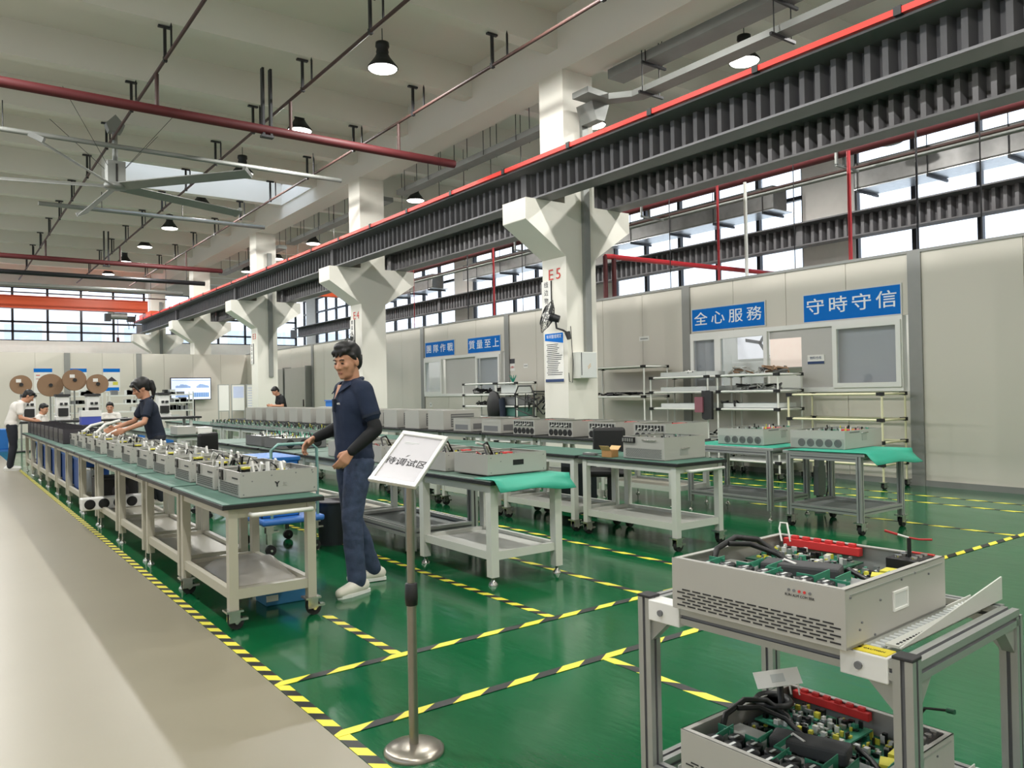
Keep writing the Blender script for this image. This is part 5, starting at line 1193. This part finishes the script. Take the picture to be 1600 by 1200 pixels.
def person(label, loc, rotz, pose, top='navy', legs='jeans', shoe='shoe', arm=None, hairstyle='short', vox=.008, h=1.78, bodyw=1.0, seated=False, detail=True):
    s = h/1.78; t = thing('person', label, 'person', loc, rotz)
    g = lambda k, d: V(pose.get(k, d))*s
    pel = g('pelvis', (0, 0, .95)); ch = g('chest', (0, 0, 1.30)); nk = g('neck', (0, 0, 1.50)); hd = g('head', (.025, 0, 1.645))
    SL, SR = g('shl', (0, .175, 1.435)), g('shr', (0, -.175, 1.435)); EL, ER = g('ell', (-.03, .25, 1.14)), g('elr', (-.03, -.25, 1.14)); WL, WR = g('wrl', (.1, .24, .92)), g('wrr', (.1, -.24, .92))
    HL, HR = pel+V((0, .085*s, -.03*s)), pel+V((0, -.085*s, -.03*s)); KL, KR = g('knl', (.03, .10, .51)), g('knr', (.03, -.10, .51)); AL, AR = g('anl', (-.02, .10, .09)), g('anr', (-.02, -.10, .09))
    yaw, pit = pose.get('yaw', 0), pose.get('pitch', .25)
    HM = Matrix.Rotation(yaw, 3, 'Z') @ Matrix.Rotation(pit, 3, 'Y'); hp = lambda x, y, z: hd+HM @ (V((x, y, z))*s)
    k = s*bodyw
    # continuous body (skin)
    Pm = [('s', hp(-.012, 0, .040), (.098*s, .079*s, .095*s), HM), ('s', hp(.030, 0, -.022), (.066*s, .071*s, .090*s), HM), ('s', hp(.034, 0, -.078), (.056*s, .057*s, .043*s), HM),
          ('c', hp(.090, 0, .012), hp(.113, 0, -.028), .009*s, .0145*s), ('c', hp(.100, .012, -.032), hp(.100, -.012, -.032), .009*s, .009*s), ('c', hp(.084, .034, .03), hp(.084, -.034, .03), .0125*s, .0125*s), ('s', hp(.062, .042, -.02), (.03*s, .024*s, .026*s), HM), ('s', hp(.062, -.042, -.02), (.03*s, .024*s, .026*s), HM),
          ('c', hp(.086, .017, -.060), hp(.086, -.017, -.060), .0085*s, .0085*s), ('c', hp(.084, .013, -.073), hp(.084, -.013, -.073), .008*s, .008*s), ('s', hp(.074, 0, -.098), (.021*s, .024*s, .018*s), HM),
          ('s', hp(-.008, .080, -.006), (.022*s, .010*s, .033*s), HM), ('s', hp(-.008, -.080, -.006), (.022*s, .010*s, .033*s), HM),
          ('c', hp(-.02, 0, -.05), nk+V((-.012, 0, -.03))*s, .056*s, .060*s), ('c', nk+V((-.01, 0, -.03))*s, ch, .062*k, .09*k), ('c', ch, pel, .09*k, .085*k), ('c', nk+V((0, 0, -.05))*s, lerp(SL, nk, .1), .055*k, .046*k), ('c', nk+V((0, 0, -.05))*s, lerp(SR, nk, .1), .055*k, .046*k)]
    for S_, E_, W_, sd in ((SL, EL, WL, 1), (SR, ER, WR, -1)):
        Pm += [('c', S_, E_, .043*k, .037*k), ('c', E_, lerp(E_, W_, .3), .037*k, .039*k), ('c', lerp(E_, W_, .3), W_, .039*k, .026*k)]
        hk = 'hl' if sd > 0 else 'hr'; d = pose.get(hk+'d', (W_-E_)); n = pose.get(hk+'n', (0, -sd, 0)); Pm += hand_prims(W_, d, n, s, pose.get(hk+'c', .6), sd)
    for H_, K_, A_ in ((HL, KL, AL), (HR, KR, AR)): Pm += [('c', H_, K_, .075*k, .050*k), ('c', K_, lerp(K_, A_, .35), .049*k, .052*k), ('c', lerp(K_, A_, .35), A_, .052*k, .036*k), ('c', A_, A_+V((.06, 0, -.04))*s, .034*k, .03*k)]
    body = blob('body', Pm, vox, 'skin', t, 3)
    # shirt
    q = .012*s
    sp = [('c', nk+V((-.008, 0, -.06))*s, ch, .082*k, .125*k), ('s', ch+V((0, 0, .02))*s, (.118*k, .185*k, .16*k)), ('c', ch, pel, .122*k, .122*k), ('c', ch+V((0, .05, 0))*s, pel+V((0, .045, .04))*s, .115*k, .108*k), ('c', ch+V((0, -.05, 0))*s, pel+V((0, -.045, .04))*s, .115*k, .108*k), ('s', pel+V((0, 0, 0))*s, (.125*k, .175*k, .13*k)),
          ('c', nk+V((-.01, 0, -.045))*s, SL, .058*k, .062*k), ('c', nk+V((-.01, 0, -.045))*s, SR, .058*k, .062*k), ('c', SL, lerp(SL, EL, .62), .064*k, .062*k), ('c', SR, lerp(SR, ER, .62), .064*k, .062*k), ('c', nk+V((-.02, 0, -.02))*s, nk+V((-.016, 0, -.075))*s, .064*k, .075*k)]
    folds(blob('shirt', sp, max(vox, .009), top, t, 5), .012 if detail else 0, .16)
    if detail and top == 'navy':
        for e in (1, -1):
            P_ = [(-.078, e*.0, .022), (-.03, e*.074, .014), (.05, e*.072, -.010), (.092, e*.030, -.038), (-.105, e*.0, -.03), (-.045, e*.108, -.006), (.06, e*.102, -.035), (.130, e*.050, -.092)]
            MB().add([nk+V(p)*s for p in P_], [(0, 1, 5, 4), (1, 2, 6, 5), (2, 3, 7, 6)]).build('collar_flap', top, t).modifiers.new('s', 'SOLIDIFY').thickness = .007
        MB().add([nk+V(p)*s for p in ((.088, .032, -.03), (.088, -.032, -.03), (.132, 0, -.135), (.093, 0, -.03))], [(0, 3, 2), (3, 1, 2)]).build('neck_opening', 'skin', t)
        MB().box(nk.x+.120, -.012, ch.z-.02, nk.x+.134*k, .012, nk.z-.13).build('placket', 'navyd', t)
    if detail:
        # collar, placket, sleeve hems
        m = MB(); ring = [nk+V((-.012+.074*math.cos(a), .072*math.sin(a), -.012-.030*math.cos(a)))*s for a in [2*PI*i/24 for i in range(25)]]
        m.tube(ring, .013*s, 6); m.build('collar', top, t)
        m = MB()
        for S_, E_ in ((SL, EL), (SR, ER)): c = lerp(S_, E_, .66); d = (E_-S_).normalized(); m.cyl(c-d*.012*s, c+d*.006*s, .063*k, .062*k, 18)
        m.build('sleeve_hem', 'navyd' if top == 'navy' else top, t)
    if arm:
        for S_, E_, W_ in ((SL, EL, WL), (SR, ER, WR)):
            blob('arm_cover', [('c', lerp(S_, E_, .84), E_, .046*k, .045*k), ('c', E_, lerp(E_, W_, .3), .045*k, .046*k), ('c', lerp(E_, W_, .3), lerp(E_, W_, .97), .046*k, .034*k)], max(vox, .009), arm, t, 3)
    tp = [('c', pel+V((0, .05, 0))*s, pel+V((0, -.05, 0))*s, .112*k, .112*k)]
    for H_, K_, A_ in ((HL, KL, AL), (HR, KR, AR)): tp += [('c', H_, lerp(H_, K_, .5), .098*k, .084*k), ('c', lerp(H_, K_, .5), K_, .084*k, .068*k), ('c', K_, lerp(K_, A_, .4), .067*k, .066*k), ('c', lerp(K_, A_, .4), A_+V((0, 0, .0)), .066*k, .060*k)]
    folds(blob('trousers', tp, max(vox, .009), legs, t, 3), .022, .13)
    for A_, fd in ((AL, pose.get('fl', 0)), (AR, pose.get('fr', 0))):
        R = Matrix.Rotation(fd, 3, 'Z'); f = lambda x, y, z: V((A_.x, A_.y, 0))+R @ (V((x, y, z))*s)
        zz = A_.z-.09*s
        up = V((0, 0, zz))
        sh = blob('shoe', [('c', f(-.055, 0, .05)+up, f(.06, 0, .048)+up, .050*s, .049*s), ('c', f(.06, 0, .045)+up, f(.165, .0, .036)+up, .049*s, .036*s), ('c', f(-.04, 0, .05)+up, f(-.015, 0, .10)+up, .043*s, .044*s)], .009, shoe, t, 3)
        if detail: MB().prism([(-.095, -.035), (-.08, -.042), (.1, -.047), (.17, -.03), (.187, 0), (.17, .03), (.1, .047), (-.08, .042), (-.095, .035)], f(0, 0, .0)+up, f(0, 0, .024)+up, R @ V((s, 0, 0)), R @ V((0, s, 0))).build('sole', 'white', sh)
    # hair and face
    hr = [('s', hp(-.022, 0, .058), (.100*s, .087*s, .092*s), HM), ('s', hp(-.060, 0, .0), (.055*s, .076*s, .082*s), HM), ('s', hp(.028, 0, .094), (.060*s, .074*s, .040*s), HM), ('c', hp(.02, .078, .05), hp(.0, .083, .015), .014*s, .009*s), ('c', hp(.02, -.078, .05), hp(.0, -.083, .015), .014*s, .009*s)]
    if hairstyle == 'fringe': hr += [('c', hp(.068, .045, .085), hp(.076, -.045, .078), .022*s, .020*s), ('c', hp(.08, .035, .075), hp(.091, .02, .052), .013*s, .007*s), ('c', hp(.082, -.005, .075), hp(.095, -.012, .05), .013*s, .007*s), ('c', hp(.075, -.04, .07), hp(.083, -.05, .05), .012*s, .006*s), ('s', hp(0, 0, .115), (.09*s, .075*s, .042*s), HM)]
    if hairstyle == 'pony': o_ = hp(-.10, 0, .05); hr += [('s', hp(-.03, 0, .05), (.115*s, .1*s, .1*s), HM), ('c', o_, o_+V((-.06, 0, -.01)), .028*s, .034*s), ('c', o_+V((-.06, 0, -.01)), o_+V((-.085, 0, -.10)), .036*s, .036*s), ('c', o_+V((-.085, 0, -.10)), o_+V((-.08, 0, -.23)), .034*s, .012*s), ('c', hp(.07, .05, .06), hp(.05, .08, -.03), .018*s, .008*s), ('c', hp(.07, -.05, .06), hp(.05, -.08, -.03), .018*s, .008*s), ('c', hp(.08, .05, .08), hp(.09, -.05, .075), .02*s, .018*s)]
    blob('hair', hr, max(.006, vox*.8), 'hair', t, 2)
    if detail:
        for e in (1, -1):
            MB().lathe([(.001, -.0035), (.013, -.001), (.013, .001), (.001, .003)], (0, 0, 0), 12, axis='x').build('eye', 'hair', t).matrix_local = Matrix.Translation(hp(.0905, e*.033, .003)) @ HM.to_4x4() @ Matrix.Diagonal((s, s, s*.38, 1))
            MB().tube([hp(.0945, e*.018, .027), hp(.0965, e*.034, .032), hp(.086, e*.052, .027)], .0042*s, 5).build('eyebrow', 'hair', t)
        MB().tube([hp(.092, .020, -.069), hp(.0985, 0, -.0655), hp(.092, -.020, -.069)], .0035*s, 6).build('mouth', 'lip', t)
    return t
man = person('man in a navy polo shirt, black sleeves and jeans standing behind the notice', (2.43, 5.27, 0), PI,
    dict(pelvis=(.0, 0, .955), chest=(.01, .0, 1.30), neck=(.015, 0, 1.50), head=(.045, .012, 1.635), yaw=.40, pitch=.20,
         ell=(-.05, .255, 1.15), wrl=(.12, .205, 1.0), hld=(.62, -.1, -.75), hln=(0, -.9, -.3), hlc=.75,
         elr=(-.03, -.25, 1.17), wrr=(.20, -.235, 1.085), hrd=(.75, .05, -.45), hrn=(.1, .6, -.7), hrc=.7,
         knl=(.085, .125, .52), anl=(.06, .145, .09), knr=(-.02, -.10, .52), anr=(-.19, -.125, .095), fl=.35, fr=-.15), top='navy', legs='jeans', arm='sleeve', hairstyle='fringe', vox=.006, bodyw=1.07)
text('chest_emblem', '⬢ 电气', .016, (.146, .07, 1.335), '+x', 'wirew', man, ext=.001)
o = MB().box(0, 0, 0, .05, .04, .012).build('paper_slip', 'paper'); o.location = (2.24, 5.11, .915); o.rotation_euler = (.3, .6, .2); tag(o, 'small white slip held in the near hand of the man in navy', 'slip')
person('girl with a ponytail in a navy shirt working over the left row', (2.30, 11.0, 0), PI,
    dict(chest=(.08, 0, 1.24), neck=(.13, 0, 1.44), head=(.185, 0, 1.565), yaw=.05, pitch=.45, pelvis=(0, 0, .92), shl=(.11, .165, 1.37), shr=(.11, -.165, 1.37), ell=(.2, .25, 1.12), wrl=(.42, .2, 1.03), elr=(.22, -.24, 1.13), wrr=(.48, -.15, 1.05), hlc=.5, hrc=.5), top='navyd', legs='trous', hairstyle='pony', vox=.009, h=1.74, bodyw=.92)
person('worker in white polo and dark trousers at the far end of the left row', (1.2, 18.75, 0), 0,
    dict(chest=(.09, 0, 1.22), neck=(.2, 0, 1.40), head=(.30, 0, 1.50), yaw=0, pitch=.6, shl=(.14, .18, 1.34), shr=(.14, -.18, 1.34), ell=(.14, .24, 1.07), wrl=(.36, .2, 1.02), elr=(.14, -.24, 1.07), wrr=(.38, -.2, 1.0), anl=(-.02, .1, .09), anr=(-.05, -.12, .09)), top='shirtw', legs='trous', shoe='white', vox=.011, h=1.76, bodyw=1.05)
sit = dict(pelvis=(0, 0, .52), chest=(.05, 0, .86), neck=(.08, 0, 1.06), head=(.12, 0, 1.185), shl=(.06, .17, 1.0), shr=(.06, -.17, 1.0), ell=(.12, .24, .74), wrl=(.34, .16, .80), elr=(.12, -.24, .74), wrr=(.34, -.16, .80), knl=(.42, .12, .5), knr=(.42, -.12, .5), anl=(.40, .12, .09), anr=(.40, -.12, .09), pitch=.3)
def stool(x, y, lab):
    t = thing('stool', lab, 'stool', (x, y, 0)); MB().cyl((0, 0, .35), (0, 0, .385), .16, n=18).build('seat', 'black', t)
    for k in range(4): a = PI/4+k*PI/2; MB().cyl((.1*math.cos(a), .1*math.sin(a), .37), (.17*math.cos(a), .17*math.sin(a), 0), .014, n=6).build('leg', 'frame', t)
person('seated worker in white turned sideways under the second reel', (1.98, 22.2, .0), -.5, dict(sit, yaw=-.2), top='shirtw', legs='trous', shoe='black', vox=.013, h=1.78); stool(1.98, 22.2, 'stool under the seated worker turned sideways')
person('seated worker in white facing the camera behind a blue box', (3.55, 22.1, .0), -1.9, dict(sit, yaw=.1, pitch=.15), top='shirtw', legs='trous', shoe='black', vox=.013, h=1.78); stool(3.55, 22.1, 'stool under the seated worker facing the camera')
person('man in black bending his head behind the tall louvred units', (7.98, 22.0, 0), PI,
    dict(chest=(.06, 0, 1.25), neck=(.14, 0, 1.44), head=(.22, 0, 1.545), pitch=.7, shl=(.09, .18, 1.37), shr=(.09, -.18, 1.37), ell=(.1, .24, 1.12), wrl=(.34, .14, 1.14), elr=(.1, -.24, 1.12), wrr=(.34, -.14, 1.14)), top='sleeve', legs='trous', shoe='black', vox=.012, h=1.76)

# ================================================================== groups of repeats
def set_groups():
    tops = [o for o in bpy.data.objects if o.parent is None and o.get('category')]
    by = {}
    for o in tops: by.setdefault(o.name.split('.')[0], []).append(o)
    def row(o):
        x = o.location.x
        return 'left bench row' if x < 2.2 else 'second bench row' if x < 4.5 else 'third bench row' if x < 6.5 else 'fourth bench row'
    ph = {'workbench': 'workbenches of the %s', 'power_unit': 'power units on the %s', 'dark_power_unit': 'dark chassis on the left bench row', 'high_bay_lamp': 'high-bay lamps under the ceiling', 'column': 'white concrete columns', 'crane_beam': 'crane beams',
          'sprinkler_pipe': 'sprinkler pipes', 'floor_tape': 'hazard tapes on the floor', 'wall_sign': 'blue motto signs', 'hanging_sign': 'vertical column signs', 'blue_crate': 'blue crates', 'pipe_rack': 'pipe racks', 'cable_reel': 'wire reels at the back', 'crimping_machine': 'crimping machines at the back',
          'circuit_assembly': 'circuit assemblies on the third bench row', 'person': 'workers', 'drop_pipe': 'drops behind the partition', 'air_duct': 'air ducts by the right windows', 'cable_tray': 'cable trays', 'wall_poster': 'posters', 'notice_board': 'notice boards', 'plastic_tray': 'clear trays on the racks', 'parts_bin': 'parts bins', 'cable_bundle': 'heaps of leads'}
    for nm, L in by.items():
        if len(L) < 2: continue
        for o in L:
            if not o.get('group'):
                p = ph.get(nm, nm.replace('_', ' ')+'s'); o['group'] = p % row(o) if '%s' in p else p
    for o in bpy.data.objects:
        if o.name.startswith('assembly_trolley') or (o.name.startswith('power_unit') and o.location.y < 2 and o.parent is None and o.get('group')): o['group'] = 'near trolley and its units' if o.name.startswith('assembly') else 'large units on the near trolley'
    for o in bpy.data.objects:
        if o.name.startswith('assembly_trolley') and 'group' in o: del o['group']
set_groups()
